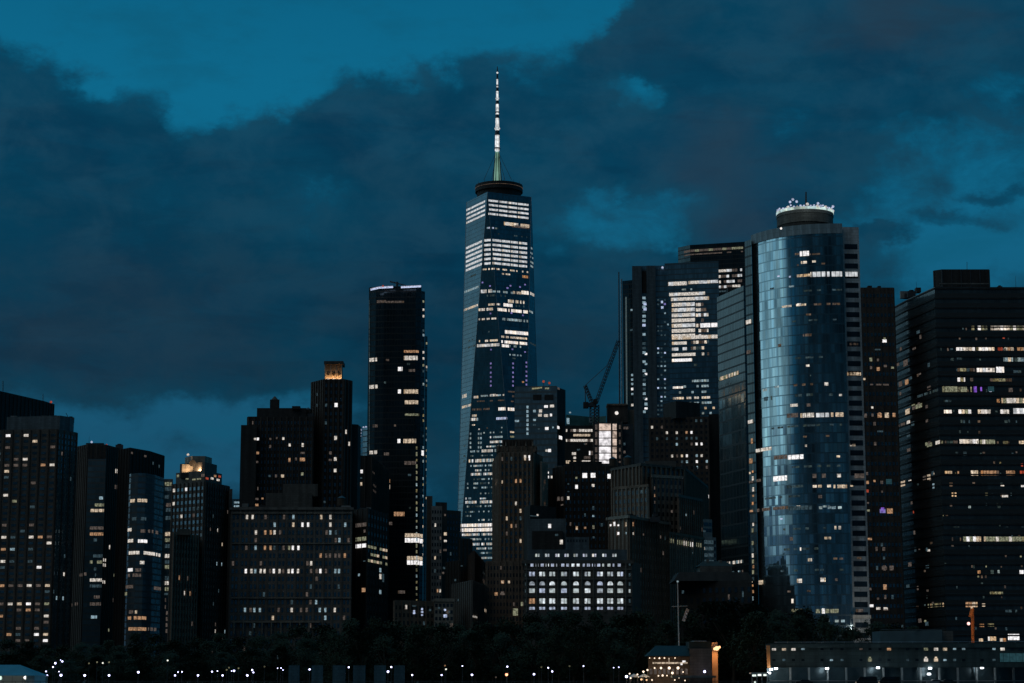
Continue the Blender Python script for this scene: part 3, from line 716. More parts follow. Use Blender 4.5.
# ---- J slim tall tower
b = Bld('glass_tower', 'tall slim dark glass tower with bright white rooftop strips, left of the spired skyscraper')
fs = b.prism('wall', [(369, 287.6), (376, 286.9), (384, 286.4), (416, 286), (421.5, 286.5)], 1187, 26, GJ, roofmat=STEEL)
sd_ = b.prism('side_wing', [(421.5, 291), (425, 291.5)], 1188, 18, GJ)
sd2 = b.prism('side_wing', [(425, 336), (427.5, 336.5)], 1190, 16, GJ, close=1)
rim = []
for x0, y0, x1, y1 in ((370.5, 289.6, 379, 287.6), (379, 287.6, 393, 286.9), (401, 287.2, 421, 286.2)):
    b.rod('rooftop_light_strip', x0, y0, x1, y1, 1176.5, .62, .62, GL['B'])
b.rod('roof_crane_arm', 390, 281.5, 406, 285.5, 1185, .5, .3); b.rod('roof_crane_post', 397, 287, 397, 282, 1185, .8); b.lamp('beacon', 383, 286, 1176, .6, 'R')
litJ = [(377, 386, 301.7, 'D', 2.6), (386, 404, 302, 'D', 2), (369.6, 377, 360, 'W', 3.6), (386, 389, 360, 'D', 2), (404, 419, 351.5, 'A', 2.4), (404, 417.5, 358, 'W', 4.2), (398, 402.5, 369, 'H', 4), (408, 415, 370.5, 'D', 2.6), (369.6, 377.5, 387, 'W', 3.6), (398, 401.5, 391.5, 'H', 4), (404, 418, 391.5, 'Y', 4.2), (404, 418, 402.3, 'Y', 3.8), (405, 419, 414.7, 'G', 2.2), (384, 386, 382.5, 'E', 2), (407, 410, 364, 'E', 2),
        (397.5, 401, 441, 'H', 4), (403.5, 416, 441, 'Y', 4.2), (373, 378, 426, 'D', 3), (394, 396, 425.5, 'D', 2), (369.5, 377, 452.5, 'W', 3.4), (384, 389, 454, 'D', 2.8), (404, 416, 463, 'D', 3.6), (379.5, 390, 481, 'A', 3.6), (384.5, 390, 487, 'W', 4.6), (394, 404.5, 514, 'A', 4.2), (371, 374, 472.5, 'D', 2), (371, 374, 485.5, 'D', 2), (388, 393, 523.5, 'D', 3), (405, 423, 535.3, 'Y', 3.8), (405, 423, 540.3, 'H', 4.4), (406.5, 422.5, 558, 'Y', 3.6), (406.5, 422.5, 562.5, 'H', 4.2), (398, 405, 592, 'D', 3), (409, 411, 508, 'E', 2), (408, 411, 475, 'E', 2)]
for x0, x1, y, c, h in litJ: b.band(x0, x1, y, h, c, 2.2, .25)
for y in [448+i*6.1 for i in range(28)]: b.spot(416.6, y, 1.3, random.choice((2.4, 4, 3)), 'G' if random.random() < .6 else 'C')
for y in range(300, 600, 7):
    if random.random() < .85: b.spot(423.4, y+random.random()*4, 1.5, 2.4, random.choice('GCWE'), faces=sd_)
    if y > 340 and random.random() < .75: b.spot(426.6, y+random.random()*4, 1.3, 2.2, random.choice('GCWE'), faces=sd2)
b.spots(S('423 453 H 3 5')); b.rod('corner_light_line', 369.2, 300, 369.2, 452, 1186, .16, .16, GL['E']); b.done()

# ---- K cluster
b = Bld('dark_building', 'dark narrow slab edge hugging the right side of the slim tall tower')
b.prism('wall', [(426.5, 496), (432.5, 496)], 1120, 20, DGR, close=1); b.done()
b = Bld('white_building', 'narrow white brick building with small dark windows right of the slim tall tower')
fs = b.prism('wall', [(431.5, 506), (442, 506)], 1100, 22, WHT, close=1)
b.grid(fs[0], 4, 3.6, .5, .5, DARKW2, .05, 'D', S('436 528 W;436 555 Y;440 540 D;434 570 E;440 588 W;438 594 A'))
b.done()
b = Bld('dark_building', 'dark brick building with three warm windows behind the narrow white building')
fs = b.prism('wall', [(435.5, 502), (447, 502.5)], 1125, 20, DBR, close=1)
b.spots(S('446 534 Y 4 3;445.5 541 W 3 2;445 550 D 3 2;441 510 W 1.4 1.4;444 568 E 2 2;443 573 D 2 2;445 515 D 1.5 2')); b.done()
b = Bld('dark_building', 'plain black building just left of the base of the spired skyscraper')
fs = b.prism('wall', [(446.5, 510), (461, 511)], 1140, 24, DBR); b.grid(fs[0], 5, 3.6, .4, .5, DARKW2, .02, 'E'); b.done()
b = Bld('white_building', 'low pale building with small window grid, below the narrow white building')
fs = b.prism('wall', [(434.5, 598.5), (453.5, 598.5)], 860, 16, LIM, capw=.5)
b.grid(fs[0], 5, 2.8, .6, .5, DARKW2, .1, 'D'); b.spots(S('445 610 B 2 2;445.3 616 B 3.4 3;439 608 E 2 2;449 612 E 2 2')); b.done()
for nm, pts, D0, m_, lab, sp in (
  ('dark_building', [(459.5, 538), (472, 539)], 1060, DBR, 'dark gabled building overlapping the lower left of the spired skyscraper', '466 585 A 2 2.4;463 566 E 2 1'),
  ('dark_building', [(446, 562), (460, 560)], 1000, BLK, 'low dark block left of the gabled dark building, nearly unlit', '452 545 E 1 1;456 580 E 2 2'),
  ('office_building', [(469, 555), (474, 550), (488, 566)], 980, DBR, 'stepped dark building sprinkled with dots of light, left of the brown ornate tower', '483 573 C 2 2;483 581 W 2 3;484 585 C 1.6 2;475 597 A 3 3;473 603 D 2 2;478 588 E 1 6;481 590 E 4 1.4;483 577 E 1 2;474 590 E 6 1;480 576 E 6 1;478 594 E 5 1'),
  ('office_building', [(452, 584), (472, 580), (486, 585)], 900, DGR, 'low dark building just above the trees, left of the brown ornate tower', '485 610.5 Y 2.4 3;488 610.5 Y 2 3;473.5 616.5 W 7 1.8;459 600 E 2 2')):
    b = Bld(nm, lab); fs = b.prism('wall', pts, D0, 18, m_, ribs=(4, .5, .4))
    b.spots(S(sp)); b.grid(fs[-1], 5, 3.5, .4, .45, DARKW2, .01, 'E'); b.done()
for nm, x, y, c, lab in (('flood', 419, 612, 'B', ''),): pass
b = Bld('office_building', 'low grey-brown building behind the trees at the foot of the slim tall tower')
fs = b.prism('wall', [(394, 600), (434, 601)], 870, 20, BRN, ribs=(4, .6, .4)); b.grid(fs[0], 9, 3.3, .4, .5, DARKW2, .05, 'E')
b.spots(S('403 608 D 3 3;407 607 W 1.6 4;411 611 B 1.6 1.6;417 613 B 2 2;419.5 609 B 1.6 2;424 612 B 2 2;413 606 E 4 1;427 610 E 2 2;420 615 B 1.6 1.4')); b.done()

# ---- L the spired skyscraper
b = Bld('spired_skyscraper', 'tallest skyscraper with chamfered glass sides, bright office bands and a lit white spire', 'skyscraper')
DL = 1760; Cc = P(500.3, 400, DL); Cc.z = 0; b.root = empty(b.name, (Cc.x, Cc.y, GZ), b.label, b.cat)
zt = ZP(191.6, DL-30); zb = 58
TA = [R(-18.4+90*i) for i in range(4)]; BA = [R(-63.4+90*i) for i in range(4)]
tv = [Cc+Vector((31*math.sin(a)-1.6, -31*math.cos(a), zt)) for a in TA]; bv = [Cc+Vector((43.5*math.sin(a), -43.5*math.cos(a), zb)) for a in BA]
mb = MB(); lf = []
for i in range(4):
    B0, B1, T0, T1 = bv[i], bv[(i+1) % 4], tv[i], tv[(i+1) % 4]
    for A_, B_, C_, E_ in ((B0, B1, T0, T0), (B1, B1, T0, T1)):
        f = Face(A_, B_, C_, E_); lf.append(f)
        uvp = lambda p: ((p-A_).dot(f.h)+i*70, p.z)
        q = [A_, B_, E_, C_] if C_ != E_ else [A_, B_, C_]
        if A_ == B_: q = [A_, E_, C_]
        mb.poly(q, G1, [uvp(p) for p in q])
mb.poly([t-Vector((0, 0, .5)) for t in tv], ROOF)
mb.build('glass_facade', b.root)
mb = MB()
for i in range(4):
    B0, B1 = bv[i], bv[(i+1) % 4]; g0 = B0.copy(); g0.z = GZ; g1 = B1.copy(); g1.z = GZ
    mb.poly([g0, g1, B1, B0], GB, [(0, GZ), ((g1-g0).length, GZ), ((g1-g0).length, zb), (0, zb)])
mb.build('podium', b.root)
for i in range(4):
    for q0, q1 in ((bv[i], tv[i]), (bv[(i+1) % 4], tv[i])):
        mb = MB(); mb.tube(q0, q1, .22, .22, METAL, 6); mb.build('corner_edge', b.root)
b.faces = lf
Hs = 'S'
def rows(ys, ranges, h, c, seg=1.5, gap=.12, drop=0, mix=None, ref=492):
    for y in ys:
        for x0, x1 in ranges: b.band(x0, x1, y, h, c, seg, gap, drop, mix, ref=ref)
rows((200.8, 205.2, 209.6, 214), [(466.5, 485), (488.5, 498.2), (499.2, 507.5), (508.3, 517), (517.8, 528.5)], 2.0, 'S', 9, .1)
b.band(504, 529.5, 223.5, 3.4, 'Y', 2.2, .15, .06, mix='YWW'); b.band(512, 529, 226, 2.4, 'D', 3, .1, .1); b.band(486, 498, 228, 1.6, 'E', 1.5, .3, .3, mix='BCE'); b.band(498, 527, 234, 1.4, 'E', 1.8, .4, .45)
rows((240, 244.7, 249.4, 254, 258.6, 263.2), [(466, 482), (484.3, 490.6), (492.5, 501.4), (502.2, 510), (510.8, 518), (519, 527)], 2.3, 'S', 9, .1)
for y in (248, 253, 257, 262, 266): b.band(530.5, 533.5, y, 1.8, 'C', 1.5, .2, .2)
for y, x0, x1, c, h, d in ((269.4, 483, 528, 'W', 1.6, .35), (273.8, 502, 510, 'W', 1.5, .2), (277, 469, 476, 'E', 1.6, .1), (276.5, 522, 528, 'A', 2.6, .2), (291.5, 481, 492, 'S', 3.4, .1), (291.5, 492, 514, 'C', 2, .35), (292.4, 513, 521, 'W', 2.6, .1), (292.4, 521.5, 528.5, 'H', 3.6, 0), (293, 529.5, 534.5, 'S', 2.8, .1), (292, 464.5, 479, 'C', 2.2, .08), (296, 482, 506, 'E', 2, .4),
    (301, 508, 526, 'W', 3, .35), (304.8, 486, 500, 'W', 2, .3), (304.8, 503.5, 512.5, 'H', 3.2, .05), (305.6, 514, 526, 'E', 2, .4), (309.8, 478.5, 494, 'W', 2.6, .2), (309.4, 497.5, 528, 'H', 3, .12), (310, 464, 478, 'W', 2.2, .12), (311, 529, 535.5, 'C', 2, .3),
    (319.4, 478.5, 497, 'W', 1.8, .25), (318.8, 500, 528, 'C', 2.4, .3), (331.8, 505, 528, 'H', 3.4, .04), (332, 483, 497, 'E', 1.4, .7), (336.6, 501, 527, 'W', 2, .3), (341.2, 479, 498, 'W', 2, .3), (341.6, 501, 528, 'H', 2.8, .15), (345.8, 476.5, 500, 'S', 2.8, .08), (345.6, 502, 509.5, 'H', 2.8, 0), (346, 510, 521, 'C', 2, .4), (341, 468, 474, 'E', 1.2, .2), (349, 464, 475, 'E', 1.8, .4), (343, 530, 535.5, 'E', 1.8, .3), (354.4, 506, 522, 'C', 1.6, .5), (358, 508, 520, 'E', 1.4, .6)):
    b.band(x0, x1, y, h, c, 1.5, .2, d)
for x, c in ((490.8, 'L'), (513, 'L'), (526.4, 'L')):
    for y in (363.5, 367.6, 372.6, 377, 381.4, 385.6): b.spot(x, y-(1 if x > 520 else 0), 1.5, 1.8, c)
b.spots(S('482.5 282.5 L 1.5 1.5;490 286 L 1.5 1.5;507.5 288 L 2 1.5;510.5 285.8 L 1.6 1.6;520 287 L 1.5 1.5;525 284.6 L 1.5 1.5;490.5 313.5 L 1.5 1.5;511.5 313 L 1.6 1.6;523 315.3 L 1.5 1.5;491 349.6 L 1.5 1.5;512.5 349.3 L 1.5 1.5;525 352 L 1.5 1.5;523 382 A 2 1.6;506 201 E 1 1'))
for y, x0, x1, c, h, d in ((391.5, 508, 516, 'D', 1.6, .1), (396.5, 462.3, 466.8, 'S', 4, 0), (397.2, 473.5, 478.5, 'W', 2.6, .1), (396, 481, 504.5, 'C', 1.8, .12), (395.3, 490, 496, 'S', 2.4, .1), (396, 509, 514, 'D', 2, .2), (401.4, 476, 505, 'D', 1.4, .5), (401.3, 511, 514, 'D', 1.4, 0), (407.2, 462, 471, 'W', 2.6, .1), (409.6, 472, 490, 'D', 2, .3), (409, 498.5, 506, 'H', 3.4, .03), (409, 507.5, 514.5, 'H', 3.4, .03), (415.6, 472, 477, 'W', 2.2, .2), (419.4, 471, 478, 'S', 3, .1), (418.6, 496, 507, 'B', 2.6, .15), (425, 472, 475, 'W', 1.4, 0), (429.5, 472, 480, 'C', 1.4, .4), (428, 486, 488, 'D', 1.4, 0), (427.6, 501, 503, 'C', 1.4, 0), (432, 510, 514, 'W', 1.8, 0), (436.6, 510, 514, 'G', 2, 0), (437.2, 490, 503, 'C', 2, .15), (433, 479, 502, 'E', 1.6, .5), (442, 490, 502, 'S', 2.4, .25), (446.6, 486, 502, 'C', 1.6, .3), (451.5, 470, 479, 'C', 2, .4), (451, 481, 496, 'S', 3, .12), (456, 468, 494, 'E', 1.4, .6), (461, 468.5, 493.5, 'S', 3.4, .05), (466, 470, 493.5, 'C', 1.8, .35), (470.4, 475, 494, 'C', 2, .35), (474.4, 471, 493.5, 'S', 2.6, .12), (479.5, 470, 494, 'E', 1.6, .45), (483.7, 467, 494, 'E', 2, .4), (488, 467, 494, 'E', 1.8, .5), (493.5, 480, 494, 'E', 1.6, .5), (498.5, 465, 471, 'C', 2, .1), (498.5, 480, 486, 'C', 1.6, .2), (502.4, 465, 477, 'S', 2.8, .06), (502, 480, 494, 'S', 3, .05), (506.6, 465, 494, 'E', 1.8, .5), (512, 465, 494, 'E', 1.6, .6), (516, 465, 471, 'E', 1.8, .1), (520, 478, 494, 'C', 1.8, .3),
    (525.8, 459.5, 494, 'H', 3.4, .0), (530.4, 459.5, 494, 'H', 3.8, .0), (534.8, 462, 494, 'S', 2.4, .1), (539.4, 470, 494, 'C', 2, .4), (544.3, 470, 494, 'S', 2.6, .25), (548.6, 476, 494, 'C', 2, .35), (553, 478, 494, 'E', 1.8, .3), (558, 480, 493, 'C', 2, .3)):
    b.band(x0, x1, y, h*.92, c, 1.5, .3, d*.8, mix={'S': 'SSSWC', 'C': 'CCCS', 'E': 'EECC'}.get(c))
for x in (470.5, 478.6, 481): 
    for y in (433.8, 438.2, 442.8, 447.3): b.spot(x, y, 1.3, 2.2, 'C')
for y in (446, 456, 461): b.spot(464.5, y, 2, 1.6, 'E')
# ring, mast
top = Cc.copy(); ctr = P(498, 190, DL); top.x = P(499, 190, DL).x
z1, z2 = ZP(193.5, DL), ZP(182, DL)
def ring_mesh(name, cx, cy, z0, z1, r0, r1, mat, n=40, parent=None):
    mb = MB()
    A_ = [[Vector((cx+r*math.cos(2*math.pi*i/n), cy+r*math.sin(2*math.pi*i/n), z)) for i in range(n)] for r, z in ((r1, z0), (r1, z1), (r0, z1), (r0, z0))]
    for k in range(4):
        for i in range(n):
            j = (i+1) % n; mb.poly([A_[k][i], A_[k][j], A_[(k+1) % 4][j], A_[(k+1) % 4][i]], mat, [(i, z0), (i+1, z0), (i+1, z1), (i, z1)])
    return mb.build(name, parent)
crg = ring_mesh('communications_ring', top.x, top.y, ZP(193, DL), ZP(186.2, DL), 18, 21.6, BLK, parent=b.root)
ring_mesh('ring_rail', top.x, top.y, ZP(189.4, DL), ZP(189.0, DL), 21.65, 21.8, GL['D'], parent=crg)
ring_mesh('ring_base', top.x, top.y, zt-.6, ZP(192.5, DL), 14, 20, BLK, parent=b.root)
for i in range(14):
    a = 2*math.pi*i/14; mb = MB(); p = Vector((top.x+20.6*math.cos(a), top.y+20.6*math.sin(a), z2-5)); mb.tube(p, p+Vector((0, 0, 3.4)), .25, .1, STEEL, 5); mb.build('antenna', crg)
mx_ = P(497.2, 183, DL)
GREEN = glow('spire_base_light', (.42, .82, .62), .42, .4, .1)
mb = MB(); mb.tube((mx_.x, top.y, z2-7), (mx_.x, top.y, ZP(152, DL)), 3.4, 1.7, GREEN, 12); spb = mb.build('spire_base', b.root)
for a in (200, 250, 300, 350): mb = MB(); q_ = Vector((math.cos(R(a)), math.sin(R(a)), 0)); mb.tube(Vector((mx_.x, top.y, z2-6))+q_*4.4, Vector((mx_.x, top.y, ZP(153, DL)))+q_*1.9, .5, .3, STEEL, 5); mb.build('spire_leg', spb)
for dx in (-12, -5, 7, 13): mb = MB(); mb.tube((mx_.x+dx, top.y-8, z2), (mx_.x+dx*.14, top.y, ZP(154, DL)), .22, .16, STEEL, 5); mb.build('stay_cable', b.root)
SP = glow('spire_light', (.9, .94, 1), .9, .55, .35)
yy = [151, 135, 131, 118, 115, 104, 101, 91, 88, 79, 76]
for k in range(0, 10, 2):
    r = 2.1-.16*k; mb = MB(); mb.tube((mx_.x, top.y, ZP(yy[k], DL)), (mx_.x, top.y, ZP(yy[k+1], DL)), r, r*.9, SP, 10); mb.tube((mx_.x, top.y, ZP(yy[k]-2, DL)), (mx_.x, top.y, ZP(yy[k]-3.2, DL)), r*1.5, r*1.3, SP if k % 4 else STEEL, 10); mb.build('lit_spire_section', b.root)
    mb = MB(); mb.tube((mx_.x, top.y, ZP(yy[k+1]+.3, DL)), (mx_.x, top.y, ZP(yy[k+2]-.3, DL)), r*1.15, r*.95, STEEL, 10); mb.build('spire_joint', b.root)
mb = MB(); mb.tube((mx_.x, top.y, ZP(76.2, DL)), (mx_.x, top.y, ZP(66.5, DL)), .9, .35, STEEL, 8); mb.build('spire_tip', b.root)
mb = MB(); mb.ball((mx_.x, top.y-.8, ZP(73, DL)), .9, SP, 8); mb.build('beacon', b.root)
b.done()

# ---- M
b = Bld('office_tower', 'blue glass office tower with two dark roof louvres, overlapping the spired skyscraper')
fs = b.prism('wall', [(514.5, 386.5), (557, 385.9)], 1400, 30, GM, roofmat=STEEL)
f2 = b.prism('side_wing', [(557, 387), (565.5, 390)], 1403, 20, BLK, close=1)
for x0, x1 in ((533, 541.5), (544.5, 553.5)): b.band(x0, x1, 397.5, 5.6, 'E', 99, 0, faces=fs); b.wins[-1] = b.wins[-1][:5]+(BLK, None)
for y in [407+4.4*i for i in range(7)]: b.spot(527.5, y, 2, 2.8, 'C')
b.spots(S('546 406.5 H 3.6 2.4;552 406 W 4 2.6;534.5 411 C 2.6 2.4;540.5 411 W 3 3;540 415.2 W 3.4 2.6;546 415.6 W 4 2.6;551 415 H 2 2.6;534.5 420 C 2.6 2;546.8 428.5 H 3.4 2.8;553 427.5 C 1.6 1.6;557.6 427.3 H 3.2 2.8;517 421 C 4 2;546.5 450.5 W 2 2;549.5 450.5 H 3 3;548 472.6 H 1.6 2;547.8 477 H 2.4 2.4;551.8 477 W 1.8 2.4;548 496 H 2 3;534.5 425 E 3 1.6;539 429 E 2 1.4;560.5 437.6 H 3 3.4'), )
b.rod('roof_light_strip', 532, 388.6, 542, 387.6, 1398, .6, .5, GL['G']); b.spots(S('547 388.4 G 4 1.6;558.5 388.6 D 2 2'))
b.lamp('beacon', 543.5, 381.5, 1402, .9, 'R'); b.lamp('beacon', 549.3, 383, 1402, .9, 'R'); b.rod('antenna', 543.5, 386, 543.5, 381.5, 1403, .2); b.rod('antenna', 549.3, 386, 549.3, 383, 1403, .2)
b.done()

# ---- N brown ornate tower
b = Bld('art_deco_tower', 'brown ornate stepped tower with few lit windows, in front of the spired skyscraper')
fs = b.prism('wall', [(493.5, 462), (500, 452), (532, 451.5), (541.5, 456)], 930, 26, BRN, ztop=ZP(451.8, 930), ribs=(2.1, .8, .7))
b.prism('crown', [(503, 439.5), (532.5, 439.5)], 934, 18, DBR, zbot=b.z-1, face=False, ribs=(1.6, .5, .5))
b.prism('setback', [(497.5, 446), (536, 446)], 932.5, 22, BRN, zbot=b.z-6, face=False, ribs=(2.2, .6, .5))
rw = b.prism('wing', [(541, 461), (547, 463)], 932, 20, LIM, close=1, ribs=(1.3, .5, .5))
lo = b.prism('lower_wing', [(486.5, 561), (525, 561)], 915, 20, BRN, ribs=(3, .6, .5))
for k in (499, 506, 516, 526, 533): b.rod('finial', k, 446, k, 441.5, 932, .5, .1, BRN)
b.grid(fs[1], 9, 3.5, .35, .5, DARKW, .02, 'D', S('525 456 Y;532 456.5 H;504 457 D;510 461 E;517 481 A;522 480 A;517 503 W;522 514 Y;509 515 Y;510 525 A;515 525 D;522 541 Y;507 537 D;522 519 E'))
b.spots(S('531.8 456.6 H 5 2.6;526 456.6 W 2 3;497.8 482 W 2.4 3.4;500.6 482 Y 1.6 3'), )
b.grid(lo[0], 9, 3.3, .4, .5, DARKW2, .02, 'D')
b.spots(S('499.5 582 A 3 3;505.5 582 Y 2 2.4;508.5 582 Y 2 2.4;493.5 594 A 3 3;500 594 D 5 2;504.5 593 D 3 3;516.5 612 G 6 7;513 558.5 C 1.6 1.6;515.8 558 C 2 2.6;497.5 554 D 2 1.6;520.5 604 G 2 4'), faces=lo)
b.spots(S('544 482 A 2 3;543 489 D 2 3;544 503 A 2 2'), faces=rw); b.done()

# ---- O construction tower and crane
b = Bld('construction_tower', 'unfinished tower with a glowing white hoist bay and lit bare floors beneath the crane')
fs = b.prism('frame', [(564.5, 425.5), (593.5, 425.5)], 1380, 24, BLK)
tr = b.prism('safety_netting', [(566, 414.5), (592, 417), (606, 416)], 1384, 16, solid('green_netting', (.14, .30, .26), .8), zbot=b.z-1, face=True)
for y, x0, x1, c, h, d in ((430.5, 566, 592.5, 'W', 2.6, .08), (435.2, 573, 593, 'Y', 2.2, .15), (440.4, 566, 593, 'W', 2.6, .05), (425.2, 576, 592, 'E', 1.6, .1), (444, 584, 587, 'E', 1.6, 0), (449.7, 577, 580, 'E', 1.6, 0), (453.6, 572, 576, 'W', 2.6, 0), (453, 589, 593, 'H', 4, 0), (457.8, 570, 576, 'W', 2.2, .1), (457.5, 584, 591, 'D', 2.6, .2), (462, 566, 576, 'Y', 3, .15), (462, 581, 591, 'W', 3.2, .1), (466, 586, 590, 'D', 2, 0)):
    b.band(x0, x1, y, h, c, 2.0, .2, d*.6, faces=fs, mix=c*4+'D')
b.spots([(568, 421, 'C', 2.4, 6), (590, 420, 'E', 1.5, 5)], faces=tr)
by = b.prism('hoist_bay', [(593.5, 422.5), (622.5, 422.5)], 1374, 14, STEEL)
HOT = glow('work_light', (1, .9, .8), 1.15, .55, .35); WARMW = glow('warm_work_light', (1, .72, .5), .8, .7, .4)
for i, (y, h) in enumerate(((427, 6.6), (434.4, 6.6), (442, 7), (449.7, 6), (456.6, 6), (462, 3))):
    m0, m1, m2 = (WARMW, WARMW, WARMW) if i in (0,) else (HOT, WARMW, GL['A'])
    b.spot(604.7, y, 12.2, h, HOT if i else WARMW, by); b.spot(614.8, y, 4.4, h*.95, WARMW, by); b.spot(619.8, y, 1.6, h*.6, GL['D'], by); b.spot(596.2, y, 2.2, h*.8, GL['D'], by)
for x in (593.6, 598.4, 611.6, 617.4, 622): b.rod('scaffold_column', x, 466, x, 421.5, 1372.6, .55, .55, DBR)
b.box('hoist_tower', 607.5, 628, 404.5, 422.5, 1379, 14, BLK); b.box('hoist_roof', 607, 627, 403.6, 405.2, 1378, 16, BRN)
b.box('side_slab', 622.6, 634, 410, 470, 1385, 14, BRN)
sl_ = b.prism('scaffold_side', [(622.6, 424), (633, 424)], 1378, 4, STEEL)
for y in (428, 436, 444, 452, 459): b.band(623.5, 631.5, y, 2.6, 'D', 2, .3, .3, faces=sl_, mix='DDAE')
b.lamp('work_lamp', 616.6, 413, 1375, 1.3, 'H'); b.lamp('work_lamp', 570, 412.5, 1383, .7, 'C')
b.done()
def lattice(mb, a, b_, w, n, mat, r=.22):
    a, b_ = Vector(a), Vector(b_); d = (b_-a).normalized(); u = d.orthogonal().normalized(); v_ = d.cross(u)
    cs = [(u+v_)*w/2, (u-v_)*w/2, (-u-v_)*w/2, (v_-u)*w/2]
    for c in cs: mb.tube(a+c, b_+c, r, r, mat, 4, False)
    for i in range(n):
        p, q = a.lerp(b_, i/n), a.lerp(b_, (i+1)/n)
        for k in range(4): mb.tube(p+cs[k], q+cs[(k+1) % 4], r*.7, r*.7, mat, 4, False)
c0 = P(594.5, 424, 1378)
cr = empty('tower_crane', c0, 'black luffing tower crane with raised jib above the unfinished tower', 'crane')
mb = MB(); lattice(mb, P(594.5, 424, 1378), P(594.5, 405, 1378), 4.4, 6, STEEL, .5); mb.build('mast', cr)
mb = MB(); mb.box(P(590, 405, 1378), (9, 5, 2.4), STEEL); mb.box(P(585.8, 405.3, 1378), (3.6, 5.6, 4), BLK); mb.build('counterweight_deck', cr)
mb = MB(); mb.box(P(595.5, 401.5, 1376), (3, 3, 3.2), BLK); mb.build('cab', cr)
mb = MB(); lattice(mb, P(592.5, 404, 1378), P(585, 385.5, 1378), 1.6, 7, STEEL, .35); mb.tube(P(585.5, 403, 1378), P(585, 385.5, 1378), .4, .3, STEEL, 5); mb.build('a_frame', cr)
mb = MB(); lattice(mb, P(596, 403, 1378), P(618.6, 340.5, 1378), 1.7, 20, STEEL, .26); mb.build('jib', cr)
mb = MB(); mb.tube(P(585, 385.5, 1378), P(606.5, 366, 1378), .22, .22, STEEL, 5); mb.tube(P(606.5, 366, 1378), P(617, 343, 1378), .16, .16, STEEL, 5); mb.build('pendant_line', cr)

# ---- P
b = Bld('glass_tower', 'blue-black glass tower with pale vertical piers and edge mast, left of the striped lit tower')
DP = 1480
fs = b.prism('wall', [(632, 266), (668, 265.5)], DP, 36, GB, zbot=GZ)
fl = b.prism('side_wing', [(622.5, 281), (632.5, 280)], DP+3, 28, GJ)
for x0, x1, y0 in ((632, 641.5, 266.2), (646.5, 655.5, 265.6)):
    b.prism('pier', [(x0, y0), (x1, y0)], DP-3, 3.4, BLU, face=False)
b.box('roof_louvre', 641.8, 646.3, 271, 293, DP-1, 1.2, BLK); b.box('roof_louvre', 655.8, 663, 269, 292, DP-1, 1.2, BLK)
b.rod('edge_mast', 619.6, 405, 618.8, 272, DP-8, .55, .45, STEEL); b.rod('edge_fin', 621.8, 405, 621.5, 279, DP-4, .6, .6, METAL)
b.rod('edge_light_line', 626.8, 405, 626, 297, DP-1.5, .55, .55, glow('edge_light', (.4, .6, .62), .14, .3))
b.lamp('beacon', 662.5, 267.5, DP-4, .9, 'B')
for x in (644,):
    for y in [298+4.55*i for i in range(26)]:
        if random.random() < .62: b.spot(x, y, 3.2, 2.6, random.choice('CCEBEW'))
b.spots(S('645 304 B 3 2.6;645 309 B 3 3;631.5 310 C 1.8 1.8;631.5 330 E 3 2;632.3 375 C 2.2 2.2;632.3 379.5 C 2.2 2.2;632.4 384 C 2.2 2.2;632.4 389 H 2.4 2.4;632.4 394 C 2 2;632.5 405 W 2.4 2.4;632.7 424.5 W 2.4 2;633.4 434.5 W 2.6 3;633.4 440 C 2.4 1.8;646 354 H 2.4 2;646 364 C 2.4 2;646 374 H 2.4 2;646 399 H 2.4 2;646 404 C 3 3;646 408.5 H 3 2'))
for y in [300+4.4*i for i in range(28)]:
    for x in (658.2, 661.5, 665):
        if random.random() < .5: b.spot(x, y, 1.7, 1.6, random.choice('EEECB'), fs)
b.spots(S('662 302 B 2 2.4;664.8 304 L 2 2;662.3 307.5 B 2.4 2.4;668 324.5 C 1.6 1.6'), faces=fs); b.done()

# ---- Q striped
b = Bld('office_tower', 'glass office tower with a bright ladder of lit floors, right of the pier-fronted blue tower')
fs = b.prism('wall', [(664.5, 263.4), (710, 261.4), (718.5, 261)], 1560, 36, GB)
QM = [(284, 667, 687, 'S', 3.8), (282.6, 688.5, 717.8, 'W', 3), (290, 671, 692, 'C', 1.6), (294.6, 669, 705, 'W', 3.2), (299.5, 671, 709, 'W', 3.2)]
z0 = None
for y, x0, x1, c, h in QM: b.band(x0, x1, y, h, c, 3.4, .12, .0 if h > 2 else .5, mix='WSW' if h > 2 else None)
for i, y in enumerate((304.9, 310.2, 315.4, 320.6, 325.8, 331, 336.2)):
    b.band(671.8, 695, y, 3.6, 'W', 3.4, .12, 0, mix='WWS', ref=673); b.band(695.8, 704+(i % 3)*2.2, y-.3, 3.2, 'W', 2.2, .2, .08, mix='WSD', ref=697)
b.band(700, 718.2, 325.4, 4.2, 'H', 4, .1, ref=702); b.band(672, 718, 338, 3.6, 'W', 3.4, .12, 0, mix='WYW')
for y, x1, c in ((343.4, 687, 'W'), (349.2, 687, 'S'), (355, 696, 'W'), (360.4, 692, 'H')): b.band(672, x1, y, 3, c, 3.4, .12, .05); b.band(x1+4, 709, y-1, 3, 'D', 2.2, .3, .3, mix='WDE') if y < 357 else None
for y, x0, x1, c, d in ((365, 694, 697, 'E', 0), (381, 692, 709, 'C', .25), (387.6, 673, 683, 'H', 0), (386.6, 683, 709, 'C', .3), (392.5, 679, 711, 'C', .5), (398.4, 673, 710, 'W', .3), (403.6, 673, 715, 'C', .35), (409, 671, 716, 'Y', .4), (414, 672, 716, 'C', .5), (419, 690, 716, 'E', .4), (424, 680, 716, 'E', .5)):
    b.band(x0, x1, y, 2.2, c, 2.0, .3, d)
b.done()

